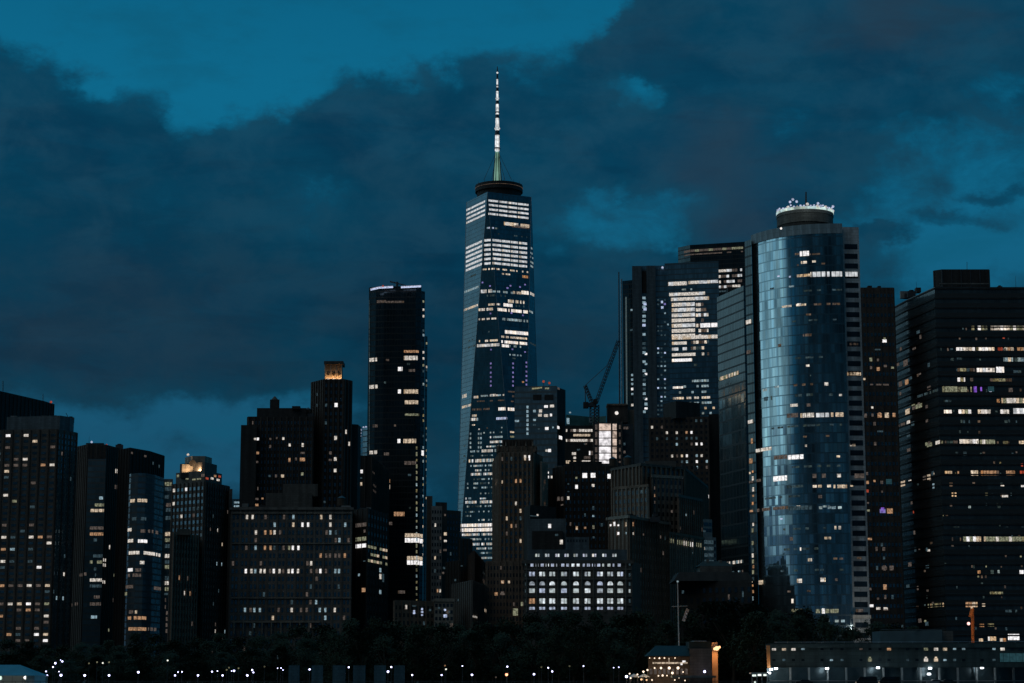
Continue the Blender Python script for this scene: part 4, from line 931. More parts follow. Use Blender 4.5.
# ---- R
b = Bld('office_tower', 'dark-topped tower with a lit crown screen, rising behind the striped lit tower')
fs = b.prism('wall', [(678, 247.5), (690, 245), (747, 241.5)], 1690, 34, GJ)
b.band(684, 743, 250.3, 2.2, 'D', 4, .3, .0, mix='DDG', ref=700); b.band(684, 743, 254, 1.2, 'D', 4, .3, .2, ref=700)
for x in (694, 706, 717, 725, 734, 742): b.rod('mullion', x, 262, x, 245, 1686, .4, .4, GL['E'])
for y in (271, 276.6, 282, 287): b.band(717.5, 742, y, 2.6, 'W', 2.4, .2, .12, mix='WSD', ref=719)
b.band(717.5, 738, 291.5, 1.6, 'E', 2.4, .3, .3, ref=719); b.rod('beacon_line', 724, 300, 723.6, 262, 1685, .2, .2, GL['E']); b.done()

# ---- W
b = Bld('office_building', 'dark stepped brick tower with rows of small square windows, below the striped lit tower')
fs = b.prism('wall', [(649.5, 417.5), (708.5, 416.5)], 1050, 28, DBR, ribs=(2.5, .5, .3))
tp = b.prism('setback', [(663, 404), (676, 401), (700, 403)], 1056, 18, BLK, zbot=b.z-1, face=False)
f2 = b.prism('side_wing', [(708.5, 414), (720, 414)], 1060, 22, BLK)
litW = S('654.5 430 W;669 430 W;675 430 W;686 430 A;689 430 H;659.6 430 D;675 447 C;690 447 D;695 446 H;699.5 446 H;674.5 454 W;679 454 D;684 454 Y;688 453 H;695 453 C;700 453 W;689 459.5 C;694.5 459.5 H;706 459 C;699 465 C;695 484.5 W;700 484.5 W;684 459.5 E;706 465 D;658 441 E;665 441 E;669 441 E;675 441 E;679 441 E;685 441 E;690 441 E;695 441 E;699 441 E;695 421 E;699 421 E')
b.grid(fs[0], 12, 3.1, .4, .45, DARKW2, .02, 'E', litW, ztop=ZP(418.6, 1050)); b.spots(S('708 496.5 H 3 3.4;706 496 C 1.6 2;706.5 508 W 2 2'), ); b.done()

# ---- X
b = Bld('office_building', 'black office block with three bright square windows in a row near its roof')
fs = b.prism('wall', [(553, 468), (564, 466), (622, 466)], 950, 26, BLK, ztop=ZP(466, 950), ribs=(4, .4, .3, DBR))
b.prism('penthouse', [(569, 461.5), (602, 461.5)], 955, 12, BLK, zbot=b.z-1, face=False)
b.spots(S('586.6 475.5 H 4.6 4.8;597 475.3 H 4.6 4.6;609.2 476.3 H 4.4 4.6;575.8 486.8 H 2.6 4;578.8 486.8 H 2.4 4;589 485.5 W 2 2.6;595.2 485.4 W 2.6 2.6;578.4 477.8 G 2 2;569 498 W 2.2 3.2;568.6 491.6 E 1.8 1;568.8 484 E 1.6 1.6;557 499 D 2.2 4;561 499 D 2.2 4;561 505 D 2.4 1.4;576 527.6 A 2 2;578.7 528 Y 2 3.4;581.6 527.8 A 2 2;586 527.6 D 2 2;590 527.6 D 2 2;587 515 E 1.6 3;595.6 508 E 1.8 3.6;595.6 516 C 2 1.8;595 527 G 2 3.6;594.6 537.4 E 1.8 1.8;602.6 525 E 2 3'))
b.grid(fs[1], 12, 3.5, .35, .45, DARKW, 0.006, 'DE'); b.clutter(556, 618, 467, 955, 8, 9, .93); b.done()
b = Bld('dark_building', 'narrow unlit building between the brown ornate tower and the black block with three square windows')
b.prism('wall', [(546.5, 479), (556, 479)], 980, 18, DBR, close=1, ribs=(2.2, .5, .4)); b.done()

# ---- Y1
b = Bld('masonry_block', 'grey masonry block with domed dark roof and three dim windows, behind the ribbed stone block')
fs = b.prism('wall', [(612, 468), (641, 463), (684, 467), (707, 486)], 905, 26, DGR, ztop=ZP(465, 905), ribs=(3.2, .9, .7, BRN), capw=.7)
mb = MB(); p = P(660, 466, 912)
for i in range(5):
    r0 = 10*math.cos(i*.3); r1 = 10*math.cos((i+1)*.3); mb.tube((p.x, p.y+8, p.z-1+i*.75), (p.x, p.y+8, p.z-1+(i+1)*.75), r0, r1, BLK, 16)
mb.build('dome', b.root)
b.box('rooftop_block', 645, 676, 461, 467, 908, 10, DGR)
lw = b.prism('lower_wing', [(614, 487), (648, 484)], 893, 10, BRN, ribs=(2.6, .6, .5, LIM), capw=.5); rw_ = b.prism('lower_wing', [(678, 494), (702, 499)], 888, 12, GRY, ribs=(2.4, .7, .5, BRN), capw=.5)
b.grid(lw[0], 6, 3.6, .4, .5, DARKW2, .02, 'ED'); b.grid(rw_[0], 6, 3.6, .4, .5, DARKW2, .03, 'ED')
st = b.prism('setback', [(652, 474.5), (682, 476)], 893, 12, LIM, ribs=(2.4, .7, .5, DGR), capw=.5); b.grid(st[0], 6, 3.6, .4, .5, DARKW2, .01, 'ED')
b.spots(S('651.8 488 D 1.3 2.8;654 488 D 1.3 2.8;656.2 488 D 1.3 2.8;651.8 495.5 D 1.3 2.8;654 495.5 A 1.3 2.8;656.2 495.5 D 1.3 2.8;652 502.3 D 1.3 2.4;654.6 502.3 D 1.3 2.4;673 511.6 D 1.6 2.4;685 514.7 C 2 2;679 528 D 1.6 3;640 492 E 2 3'))
b.clutter(616, 700, 466, 912, 6, 10, .15)
for f in fs[1:]: b.grid(f, 9, 3.6, .35, .5, DARKW2, .015, 'ED')
b.done()
# ---- Y2
b = Bld('masonry_block', 'ribbed stone block with pale cornice and bluish lit top windows, right of the arcade building')
fs = b.prism('wall', [(609, 517), (628.5, 515), (668, 522)], 800, 24, LIM, ztop=ZP(516, 800), capw=.9, ribs=(2.6, .7, .5, BRN))
b.clutter(614, 660, 518, 806, 6, 12); b.grid(fs[1], 12, 3.6, .3, .5, DARKW, .012, 'ED')
b.spots(S('611 525.2 H 2.4 1.8;614.2 524 H 2.2 4;619 525.2 H 2 1.6;625.4 524.4 Y 1.6 4;631.6 524 A 1.6 4;619 533.4 H 2.8 2.6;625.2 533.4 C 1.6 2;632 533.4 W 2.8 2.2;643.5 534.6 D 2.6 1.8;661 537 D 2.6 3;662 553 D 2.6 3.6;637.5 601 D 2 2'))
b.done()
# ---- Y3
b = Bld('masonry_block', 'brown ribbed masonry block with one row of white lit slots near its top')
fs = b.prism('wall', [(667, 531), (703, 537)], 840, 22, BRN, ribs=(2.4, .7, .5, LIM), capw=.6)
b.band(667.5, 674, 540.3, 4, 'G', 1.1, .35, .0, ref=668); b.band(676.5, 690, 540.6, 4.4, 'W', .95, .35, 0, ref=668, mix='WWG'); b.band(690, 693, 540.8, 4.6, 'H', 1.2, .1, ref=668); b.band(694.5, 701.5, 540.3, 4, 'G', 1.0, .35, .0, ref=668)
b.grid(fs[0], 12, 3.7, .3, .5, DARKW2, .0, ztop=ZP(546, 840)); b.spots(S('691.6 573 C 1.8 2;688.8 573.6 E 1.6 1.6;692 553 E 2 2')); b.done()
# ---- Y4
b = Bld('apartment_building', 'pale stepped building with white balcony bands left of the gridded dark glass slab')
fs = b.prism('wall', [(702, 537), (716, 537.5)], 880, 16, WHT, close=1); b.prism('setback', [(703, 519), (712, 519.5)], 885, 12, WHT, zbot=b.z-1, close=1)
for y in (524, 530): b.band(703.6, 711.4, y, 3.4, 'E', 3, .3); 
for q in range(len(b.wins)): b.wins[q] = b.wins[q][:5]+(DARKW2, None)
for y in (542, 548.4, 555, 561.6): b.band(703, 715.6, y, 3.6, 'E', 3, .4); b.wins[-1] = b.wins[-1][:5]+(DARKW2, None)
b.spots(S('703.6 548.4 Y 2.4 2.4;704 531 E 3 2')); b.done()

# ---- S gridded slab
b = Bld('office_tower', 'black glass slab with a gridded bluish lower front, just left of the curved glass tower')
fs = b.prism('wall', [(716.8, 297.5), (743.5, 285.5)], 826, 6, GS, depth=6) if False else b.prism('wall', [(716.8, 297.5), (743.5, 285.5), (751, 286.5)], 826, 14, GJ)
b.band(719.5, 738.5, 379, 3.6, 'W', 1.4, .25, .12, ref=720, mix='WYG', faces=fs[:1]); b.band(720, 731, 386.8, 2.4, 'E', 1.3, .3, .3, ref=721, faces=fs[:1])
b.band(722, 745, 563, 3, 'C', 1.3, .3, .25, ref=730, mix='CEW'); b.band(722, 745, 573, 3, 'C', 1.3, .3, .4, ref=730, mix='CED'); b.spots(S('736.8 581 H 5 2;745 596 E 1 5'))
b.box('penthouse', 728, 741, 287, 292, 818, 10, BLK)
f = fs[0]; lo, hi = f.chord(50); zl, zh = ZP(545, 815), ZP(398, 815); mb = MB()
q = [f.pt(lo+.6, zl)+f.n*.05, f.pt(hi-.6, zl)+f.n*.05, f.pt(hi-.6, zh)+f.n*.05, f.pt(lo+.6, zh)+f.n*.05]; mb.poly(q, GS, [(0, zl), (hi-lo, zl), (hi-lo, zh), (0, zh)]); mb.build('glazed_panel', b.root)  # lighter tint puts the bluish reflection on the lower front into the glass colour
b.done()

# ---- T curved tower
b = Bld('curved_glass_tower', 'tall curved blue glass tower with a round crown ringed in white lights', 'skyscraper')
ztT = ZP(226.5, 712)
arc = [(751.5, 238.3), (756.5, 236.4), (761.5, 234.8), (767, 233.3), (773, 231.9), (779, 230.7), (786, 229.6), (794, 228.6), (802, 227.8), (811, 227.15), (820, 226.75), (830, 226.5), (842, 226.5)]
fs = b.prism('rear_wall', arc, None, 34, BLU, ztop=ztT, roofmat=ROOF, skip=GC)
arcf = fs[:len(arc)-1]
# rim band of pale spandrel panels
for i, f in enumerate(arcf):
    pass
RIM = masonry('rim_panel', (.34, .44, .48), 3, 8)
mb = MB()
for f in arcf:
    lo, hi = f.chord(ztT-1); p0, p1 = f.pt(lo, ztT-2.6)+f.n*.25, f.pt(hi, ztT-2.6)+f.n*.25; q1, q0 = f.pt(hi, ztT+1.1)+f.n*.25, f.pt(lo, ztT+1.1)+f.n*.25
    mb.poly([p0, p1, q1, q0], RIM, [(lo, 0), (hi, 0), (hi, 3.7), (lo, 3.7)]); mb.poly([q0, q1, q1-f.n*1.2, q0-f.n*1.2], RIM)
mb.build('rim_band', b.root)
PALE = masonry('pale_metal_panel', (.72, .76, .76), 4, 4)
pf = b.prism('side_wing', [(842, 227), (858.6, 227.2)], None, 22, PALE, ztop=ztT+.4)
zz = ztT-6
while zz > 8:
    for f in pf[:1]:
        lo, hi = f.chord(zz); b.add(f, lo+.7, hi-.7, zz-1.9, zz, DARKW2, dark=True)
    zz -= 3.62
# left dark fin with the stair lights
lf_ = b.prism('service_edge', [(744.5, 241.6), (751.3, 239.2)], None, 10, GJ, ztop=ztT-1, close=.5)
b.spots(S('748 322 W 6 4 ;748.5 352 D 4 3.5;749 422 W 8 3.4;751 461 A 3 5;752 441 A 1.5 5;750 473 W 1.5 2;751 482 D 4 2;751.5 511 A 3 2'), faces=lf_+arcf[:3])
for y in range(470, 606, 6):
    if random.random() < .8: b.spot(752.6+random.random()*.8, y+random.random()*4, 1.5, random.choice((2, 3, 4)), random.choice('CGWAE'), faces=lf_+arcf[:2])
b.spots(S('751 581 W 3 3;761 582.4 Y 4 4'), faces=lf_+arcf)
TB = [(290, 800, 842, 'E', 1.6, .6), (320, 790, 840, 'E', 1.6, .7), (357, 795, 842, 'E', 1.8, .7), (425.5, 770, 842, 'E', 2, .65), (436, 800, 845, 'D', 1.8, .75), (466, 790, 846, 'E', 2, .6), (497, 765, 800, 'E', 2, .6), (570, 780, 846, 'E', 2, .7), (591, 775, 846, 'D', 1.8, .75), (253.5, 800, 809, 'H', 5, 0), (254, 809, 824, 'D', 1.6, .3), (254, 795, 800, 'D', 2, 0), (262.4, 801, 807, 'W', 2.6, .2), (261.4, 811.5, 816.5, 'W', 2, .1), (264, 797, 825, 'D', 1.6, .55), (274.2, 810.5, 826, 'S', 5, 0), (274, 827, 842, 'S', 5, 0), (274.2, 845.5, 857.5, 'S', 4.6, 0), (275.4, 797, 810, 'Y', 2.6, .12), (276.4, 789, 796, 'B', 1.6, .4), (276.6, 771, 781, 'B', 1.4, .6), (286.4, 789, 794, 'C', 1.6, 0), (288, 770, 778, 'E', 1.4, .3),
      (305.5, 782, 806, 'W', 2, .2), (304.6, 797, 801, 'H', 2.4, 0), (304, 814, 840, 'D', 2, .15), (314.6, 806, 811, 'D', 2, 0), (335, 803, 811.5, 'D', 2.6, 0), (345.4, 778, 782, 'D', 3, 0), (344, 808, 813, 'E', 2, .2), (365.6, 806, 810, 'W', 2.2, 0), (375.6, 809, 811, 'E', 1.4, 0), (376, 792, 794, 'E', 1.2, 0), (384.6, 793, 813, 'D', 2.2, .3), (384, 823, 828.5, 'W', 3.2, .1), (386.8, 774.5, 779, 'C', 2, 0), (390, 763, 767, 'C', 2.6, 0), (395, 795, 813, 'E', 2.6, .35), (394.6, 824, 843, 'E', 2.4, .5), (395, 838, 842, 'W', 2, 0), (398.5, 764, 772, 'E', 4, .1), (405.4, 786, 798, 'W', 2.8, .2), (405, 804, 814, 'D', 3, .4),
      (415.4, 786, 798.5, 'D', 4.2, 0), (415.2, 800.5, 814, 'W', 4.4, 0), (415, 816, 829, 'S', 4.2, .0), (414.6, 831, 843.5, 'Y', 4.2, .0), (445.6, 805, 812, 'W', 2.2, .1), (456.4, 835.5, 840, 'W', 2, 0), (449.5, 755.5, 772, 'W', 3.2, .1), (457.2, 774, 787, 'D', 4, 0), (457, 787.5, 804, 'H', 4.4, 0), (478.4, 773.5, 787, 'H', 5, 0), (480.5, 754, 763, 'D', 2.6, .1), (475.8, 808, 832, 'D', 4, .35), (475.6, 836, 842, 'W', 3.4, .1), (475.8, 854, 864, 'D', 4.4, .1), (486.4, 787, 803, 'E', 2.6, .2), (486.2, 803, 832, 'W', 2.6, .35), (486.4, 833.5, 847, 'Y', 3.4, .02), (485.8, 850.5, 853, 'W', 1.6, 0), (496.6, 818.5, 822, 'D', 3, 0), (508.8, 754, 788, 'D', 3, .15), (507.8, 788, 812, 'E', 4, .15), (506.6, 795.5, 801, 'W', 2, .3), (507.6, 819, 846, 'C', 2.6, .25), (506.4, 821, 830, 'C', 1.8, .5),
      (518.8, 780, 783, 'B', 1.4, 0), (528.5, 783, 826, 'E', 2, .75), (527.6, 834.5, 841, 'W', 3.4, 0), (538, 824.5, 831, 'W', 2.4, 0), (538.8, 790, 794, 'D', 3.6, 0), (548.8, 784, 823, 'E', 2.2, .6), (549, 800, 802.5, 'H', 3.2, 0), (559.8, 808, 812, 'W', 3, 0), (558.6, 828, 846, 'D', 2, .3), (558, 856, 861.5, 'D', 2, 0), (580.8, 797, 802.5, 'W', 4, 0), (579.8, 820.5, 825.5, 'W', 4, 0), (579.6, 835, 842, 'D', 2.6, .4), (601, 791.5, 793.5, 'W', 4.4, 0), (610.5, 787, 803, 'G', 3, .15), (611, 815, 846, 'G', 4, .15), (611, 822, 825, 'H', 5, 0), (611, 831, 836, 'G', 4, 0), (621, 824, 850, 'C', 2.4, .3), (610.6, 856, 863, 'D', 3, .1)]
for y, x0, x1, c, h, d in TB:
    if x0 >= 845: b.band(x0, x1, y, h, c, 2.0, .2, d, faces=pf)
    else: b.band(x0, x1, y, h, c, 1.55, .17, d, faces=arcf, ref=(x0+x1)/2)
b.band(848.6, 858, 344, 2.2, 'D', 1.4, .3, .3, faces=pf); b.band(847.5, 861, 373.8, 3.4, 'Y', 1.2, .2, .1, faces=pf); b.band(850, 857, 445, 2.2, 'W', 1.4, .3, .2, faces=pf)
b.box('entrance_canopy', 853, 871, 615, 618.5, 709, 3, WHT)
# crown
dc = P(806, 215, 728)
def rg(name, y0, y1, r0, r1, mat, n=48, cx=806): return ring_mesh(name, P(cx, y0, 730).x, 733, ZP(y1, 730), ZP(y0, 730), r0, r1, mat, n, b.root)
rg('drum_base', 224.5, 230, 4, 10.2, BLK); rg('drum', 215.5, 225.5, 8, 10.5, DGR); rg('drum_gallery', 213, 216.6, 9.0, 10.7, GRY)
CRL = glow('crown_ring_light', (.72, .95, .9), .9, .5, .5)
clr = rg('crown_light_ring', 210.8, 213.4, 10.1, 10.75, CRL)
cx0, cy0 = P(806, 206, 730).x, 733
for i in range(26):
    a = math.pi*(1.02+.96*i/25)
    mb = MB(); r = random.choice((.35, .45, .6)); mb.ball((cx0+10.5*math.cos(a), cy0+10.5*math.sin(a), ZP(211.2-(1.5 if i % 5 == 2 else 0)-random.random()*.8, 730)+.2), r, GL['B'] if i % 3 else GL['S'], 8); mb.build('crown_lamp', clr)
for x, y in ((792.8, 199.4), (790, 202), (796.6, 201.6), (818, 203.5), (833, 206.4), (820.6, 206)): b.lamp('crown_lamp', x, y, 726, .5, 'B'); b.rod('lamp_post', x, 208, x, y, 726.3, .08)
b.rod('mast', 806, 208, 806, 192, 728, .36, .26, BLK); b.lamp('beacon', 781, 228.4, 712, .45, 'H')
b.done()
for x in (782, 806, 830):
    ld = bpy.data.lights.new('crown_glow', 'POINT'); ld.energy = 130; ld.color = (.75, .95, 1); ld.shadow_soft_size = .5
    o = bpy.data.objects.new('crown_glow', ld); col.objects.link(o); o.location = P(x, 205, 718)

ld = bpy.data.lights.new('entrance_light', 'POINT'); ld.energy = 900; ld.color = (1, .95, .86); ld.shadow_soft_size = .6
o = bpy.data.objects.new('entrance_light', ld); col.objects.link(o); o.location = P(861, 628, 700)
# ---- U
b = Bld('office_tower', 'dark brown flat-topped tower between the curved glass tower and the large black block')
fs = b.prism('wall', [(858, 287.5), (893.5, 287.5)], 925, 30, DBR, ribs=(3.1, .6, .4)); b.box('roof_unit', 868, 872, 285.6, 288, 930, 4, BLK); b.box('roof_unit', 878, 881, 285.9, 288, 930, 4, BLK)
b.spots(S('883.5 341 H 4 3;882 338.6 G 2 2;868.6 359.6 G 2.6 3.6;880 360 D 2 2.6;876 349.6 E 6 1.4;870 367.6 D 2 3;876.6 369 A 3 3.6;886.6 366 D 3 2.4;894 367.6 G 2.6 2;865.6 379 Y 2 2;868 384.6 D 3 1.4;870.8 407.6 W 2 2;879.6 415.4 A 4 4.4;883 414.4 A 2 4;887.6 415.2 Y 4 5;893 415 A 3 4;866.6 415.6 D 3 4;870 415 D 2 3;882.5 431.4 E 8 1.6;889.6 481.6 T 7 5;869.4 473.6 D 2 3;869 482.4 A 3 3;872.4 481 A 2 2;879.4 482.4 D 2.6 3;870.6 491 R 2 3;880 491.6 D 1.6 2;870.4 503 D 2 1.6;870 510.6 G 3 2;884.6 511 L 6 4;890.6 511 A 6 5;881.4 510 V 3 5;871 539 A 6 2;875 549 D 2 4;881.4 549 D 2.6 3.4;882 558 E 2 3;882.4 568 D 3 5;893 568 D 4 4.6;887.5 568 D 5 3;877.6 568 E 2 4;882.6 587 A 3.4 5;887.6 587 A 3.4 5;873.6 589 D 2 2.4;884.4 597 D 2 4;877.6 598.6 D 2 2;889 597 E 2 4;872.8 605.8 H 5 2.6;877.4 608.4 W 4 2.4;883.6 608.4 W 4 2;888 609.8 D 5 1.4'))
b.band(874, 889.5, 384.7, 1.6, 'D', 1.4, .3, .1); b.grid(fs[0], 8, 4.7, .6, .35, DARKW, .03, 'EED'); b.done()

# ---- V
b = Bld('office_block', 'huge black office block with long lit floors and rooftop plant box at right edge')
fs = b.prism('wall', [(893, 307), (906, 300), (934.5, 287), (1060, 287)], 968, 40, GD)
left, front = fs[:2], fs[2:3]
b.prism('plant_room', [(933.5, 270.5), (942, 269.3), (989, 269.3)], None, 16, BLK, ztop=ZP(269.3, 930), zbot=b.z-1, face=False, ribs=(4.4, .3, .3, STEEL))
b.box('plant_room_sill', 940, 989, 283, 284.2, 918, 1, GRY)
b.clutter(996, 1024, 288, 925, 4, 13); b.clutter(905, 930, 292, 945, 4, 14); b.box('roof_unit', 916, 921, 287.5, 292, 955, 4, BLK); b.rod('antenna', 967, 270, 967, 262, 925, .12)
VB = [(328, 971, 1024.5, 'WHG', 4.2, .12, ((976.5, 979), (995, 997), (1012.5, 1014.5))), (348.6, 956.3, 974.8, 'HHW', 4, .02, ()), (348.6, 976.5, 994.5, 'WHG', 4, .08, ()), (348.8, 997, 1002.5, 'R', 3.4, .1, ()), (348.8, 1004, 1024.5, 'WDWA', 3.6, .25, ()), (359.6, 1003.5, 1013, 'WC', 4, .05, ()), (359.6, 1014, 1024, 'CE', 4, .3, ()), (358.6, 957, 962, 'E', 2, .2, ()), (369.8, 957.5, 975, 'GDE', 3.2, .15, ()), (370, 976.8, 994.8, 'HHS', 4, .0, ()), (369.6, 996.3, 1004, 'H', 6, 0, ()), (371.6, 1013.5, 1024, 'WE', 2.6, .3, ()), (379.6, 957.5, 965, 'HG', 4, .05, ()), (379.6, 966, 975, 'D', 3.4, .2, ()), (380, 990, 1012, 'DGD', 2.8, .25, ()), (389.2, 942.3, 957.3, 'G', 5.6, .05, ()), (389.4, 958.3, 971.7, 'G', 5, .1, ()), (389, 973.5, 977.5, 'V', 6.6, 0, ()), (389, 978.5, 982, 'V', 4, .4, ()), (400.8, 993, 1000, 'A', 3.6, .2, ()), (400.6, 1001.5, 1024.5, 'YGW', 5, .08, ()), (401, 944, 953, 'E', 2, .4, ()), (411.6, 944, 952.5, 'HW', 3.4, .05, ()), (411.6, 958, 975, 'GHW', 4, .1, ()), (411.6, 977, 990.5, 'HW', 4, .03, ()), (411.6, 998, 1009, 'WH', 4, .03, ()), (411, 1013, 1024.5, 'HS', 5.4, .03, ()), (421.6, 963, 970, 'E', 3, .3, ()), (442, 945, 957.5, 'DE', 2.6, .2, ()), (441.4, 959.5, 978.5, 'HWH', 4.2, .05, ()), (442, 980, 995.5, 'GWG', 4.6, .05, ()), (442.6, 1003, 1008, 'G', 3, .2, ()), (442.6, 1019, 1024.5, 'W', 3.6, .1, ()), (473, 945, 952, 'Y', 4, .1, ()), (473.2, 957, 959, 'A', 4, 0, ()), (473, 971, 978, 'YW', 5, .1, ()), (473, 981, 999, 'AAD', 4.6, .3, ()), (473, 1003, 1015, 'YAW', 4.6, .15, ()), (473, 1020, 1024.5, 'R', 4.4, .1, ()), (539.2, 952, 961, 'DG', 3.4, .25, ()), (539, 963, 981, 'GHY', 4.8, .0, ()), (539, 984, 1024.5, 'GGW', 4.6, .05, ()), (527, 940, 1024, 'E', .4, .8, ()), (572, 976, 981, 'A', 3, .2, ()), (572, 989, 1000, 'ED', 4, .4, ()), (593.6, 990, 1003, 'GD', 3.6, .1, ()), (604.5, 951, 963, 'E', 3, .4, ()), (604.6, 965.5, 977.5, 'YAH', 5, .0, ()), (605, 979, 986, 'AY', 3, .1, ()), (625.4, 979, 984, 'A', 3, 0, ()), (625, 988, 994, 'G', 3, .2, ()), (640, 979, 983, 'Y', 3, 0, ()), (638.6, 988, 996, 'HY', 4, 0, ()), (640, 999, 1006, 'AW', 3.4, .2, ()), (637, 1008, 1019.5, 'H', 6, 0, ()), (495, 1000, 1008, 'D', 3, .3, ()), (611, 1005, 1017, 'E', 2.6, .4, ())]
for y, x0, x1, mx, h, d, _ in VB: b.band(x0, x1, y, h, mx[0], 1.5, .16, d, mix=mx, faces=front)
b.spots(S('990.5 390.3 B 2.4 3;1010.6 390 D 4 4;1003.6 337.6 R 2 2;1006 421.6 E 3 2.6;1012.6 454 E 2 2.6;965 453.6 E 3 4;981 454 E 2 2.4;1022 465 R 2 3;1002.4 485 H 3.4 2.4;1022.6 486 H 3 2;951 484.6 D 3 4;952.6 494.6 Y 1.6 4;955.6 494.6 Y 1.6 4;969.6 507 C 2.4 2.2;951 505 D 2 3;1005 496 W 6 2.4;999 507 E 3 2;998.6 571.6 C 2 3;1021.6 572 H 4 3.6;982 583.6 E 2 2;991 389 T 6 5;944.6 564 E 3 2'), faces=front)
b.spots(S('938.7 381.6 G 2 3;897.6 364.5 D 3 3;905.6 363 D 4 6;900.6 384 D 3 5;906.8 382 A 3 5;907.6 411.6 Y 4 5;919 406 G 6 4;914 408 D 3 3;909 422.4 W 4 4;903 425 D 4 4;898 426.6 D 3 3;929.6 445 G 5 4;938.8 442.2 W 6 3.4;924.6 478 D 3 4;929 477 Y 3 5;933 474 W 2.4 2;903 483.6 Y 4 5;910 481 W 2.4 2;928.8 550.4 W 2.6 2;933.6 486 C 1.6 5;913 512 R 1.6 3;926.6 444 G 2 3;927 597 E 1 3;896.8 485 D 2 2'), faces=left)
b.band(917, 939, 392.5, 2.4, 'E', 1.6, .25, .2, faces=left, ref=930); b.band(928, 944, 605.5, 3.6, 'G', 1.5, .3, .25, ref=932, mix='GYD')
for q in range(14): pass
rv = random.Random(31)
for i in range(95):
    b.spot(rv.uniform(940, 1024), 318+10.35*rv.randrange(31)+rv.uniform(-.5, .5), rv.choice((1.2, 1.6, 2.4)), rv.choice((1.6, 2.2, 2.8)), rv.choice('EEEEDDDDG'), front)
for i in range(40):
    b.spot(rv.uniform(898, 933), rv.uniform(330, 625), rv.choice((1.5, 2, 3)), rv.choice((2, 3, 4)), rv.choice('EEEDDDG'), left)
z = b.z-12
mb = MB()
while z > 20:
    for f in left+front:
        lo, hi = f.chord(z); c = f.pt((lo+hi)/2, z)+f.n*.16; mb.box(c, (hi-lo-.1, .3, .7), BLK, math.atan2(f.h.y, f.h.x))
    z -= 4.6
mb.build('floor_bands', b.root)['kind'] = 'stuff'
b.done()

# ---- AA
b = Bld('office_building', 'small blue-grey building with one bright window above the white-lit arcade building')
fs = b.prism('wall', [(527, 519), (566, 518.5)], 790, 20, BLU); b.prism('annex', [(532, 531), (563, 531)], 786, 4, BLK)
b.spots(S('549.7 526 H 2.8 4;561 513.6 E 4 1;556.6 535 E 3 2;562 542 W 4.4 4.4;527 514.6 E 4 .8;537.6 515 W 1.8 1.6')); b.done()
b = Bld('dark_building', 'low dark building with a stepped roof behind the small blue-grey building')
b.prism('wall', [(524, 507), (530, 505), (556, 507)], 860, 18, BLK); b.spots(S('537.6 515 W 1.6 1.6;534 516 E 8 .8')); b.done()

# ---- Z arcade building
b = Bld('arcade_building', 'long low building with rows of arched windows glowing bright white, above the trees')
DZ = 700
fs = b.prism('wall', [(523.5, 560), (632, 560)], DZ, 22, DGR, capw=.6)
ma = b.prism('mansard', [(528, 549.5), (627, 549.5)], DZ+2.5, 18, BLU, zbot=b.z-.6)
b.prism('penthouse', [(565.5, 537), (589, 537)], DZ+6, 10, BLU, zbot=b.z-1)
sidew = b.prism('side_wing', [(632, 562), (640, 564)], DZ+2, 16, DGR, close=1)
xs = [532, 542.2, 552.2, 564, 576, 587.6, 600, 610.2, 620.2]
ARC = [glow('arcade_white_%d' % i, c, s, .55, .8) for i, (c, s) in enumerate((((.9, .94, 1), 1.0), ((.70, .76, 1), .7), ((.85, .92, .82), .6), ((.82, .88, 1), .45)))]
rr = random.Random(5)
def zs(x, y, w, h, m=None, sh=None, fc=fs): b.spot(x, y, w, h, m or rr.choice(ARC), fc, sh)
for x in (537.4, 547.2, 557.4, 566.6, 575.6, 585, 594.2, 604.4, 614.4):
    for dx in (-1.2, 1.2): zs(x+dx, 555.3, 1.7, 2.9, fc=ma)
for i in range(18): zs(532+i*5.13, 564.3, 2.9, 4.4)
for x in xs:
    for dx in (-1.6, 1.6): zs(x+dx, 574, 2.3, 4.2)
    zs(x, 583.3, 5.4, 3.8, sh='arch'); zs(x, 590.7, 5.4, 4.2)
    for dx in (-1.6, 1.6): zs(x+dx, 601, 2.4, 5, GL['A'] if x == 532 else ARC[0] if rr.random() < .7 else ARC[2]); zs(x+dx, 608.3, 2.4, 2.6, ARC[1])
for y in (564, 575, 584, 591, 601): zs(525.8, y, 1.4, 3, GL['E']); zs(629.6, y, 1.6, 3.4, GL['E'] if y != 591 else ARC[2])
for i in range(7): b.spot(567.8+i*3, 540.8, 1.3, 2.2, DARKW2)
for x in [526.8]+[(xs[i]+xs[i+1])/2 for i in range(8)]+[626]: b.rod('pilaster', x, 612, x, 562, DZ-.2, .35, .35, DGR)
for y in (569.2, 579, 596, 605): b.box('string_course', 524, 631.5, y-.5, y+.6, DZ-.5, .6, GRY)
b.done()

# ---- BB
b = Bld('hip_roofed_building', 'low dark teal building with stepped hipped roofs, left of the curved glass tower base')
TEAL = solid('teal_copper_roof', (.035, .06, .062), .7); 
fs = b.prism('wall', [(676, 582), (752, 580)], 715, 20, BLK, ztop=ZP(581, 715))
mb = MB(); a = P(674, 582, 714); c = P(754, 582, 714); cx = (a.x+c.x)/2; mb.box((cx, 726, b.z+1.6), (c.x-a.x, 24, 3.2), BLK, taper=.86); mb.build('hip_roof', b.root)
b.box('upper_storey', 700, 732, 566, 574, 720, 12, DGR)
mb = MB(); a = P(698, 566, 719); c = P(734, 566, 719); mb.box(((a.x+c.x)/2, 727, ZP(563.5, 720)), (c.x-a.x, 14, 2), TEAL, taper=.6); mb.build('hip_roof', b.root)
b.box('chimney', 706.5, 709, 559, 565, 722, 2, GRY); b.box('chimney', 719, 722, 560, 565, 722, 2, GRY)
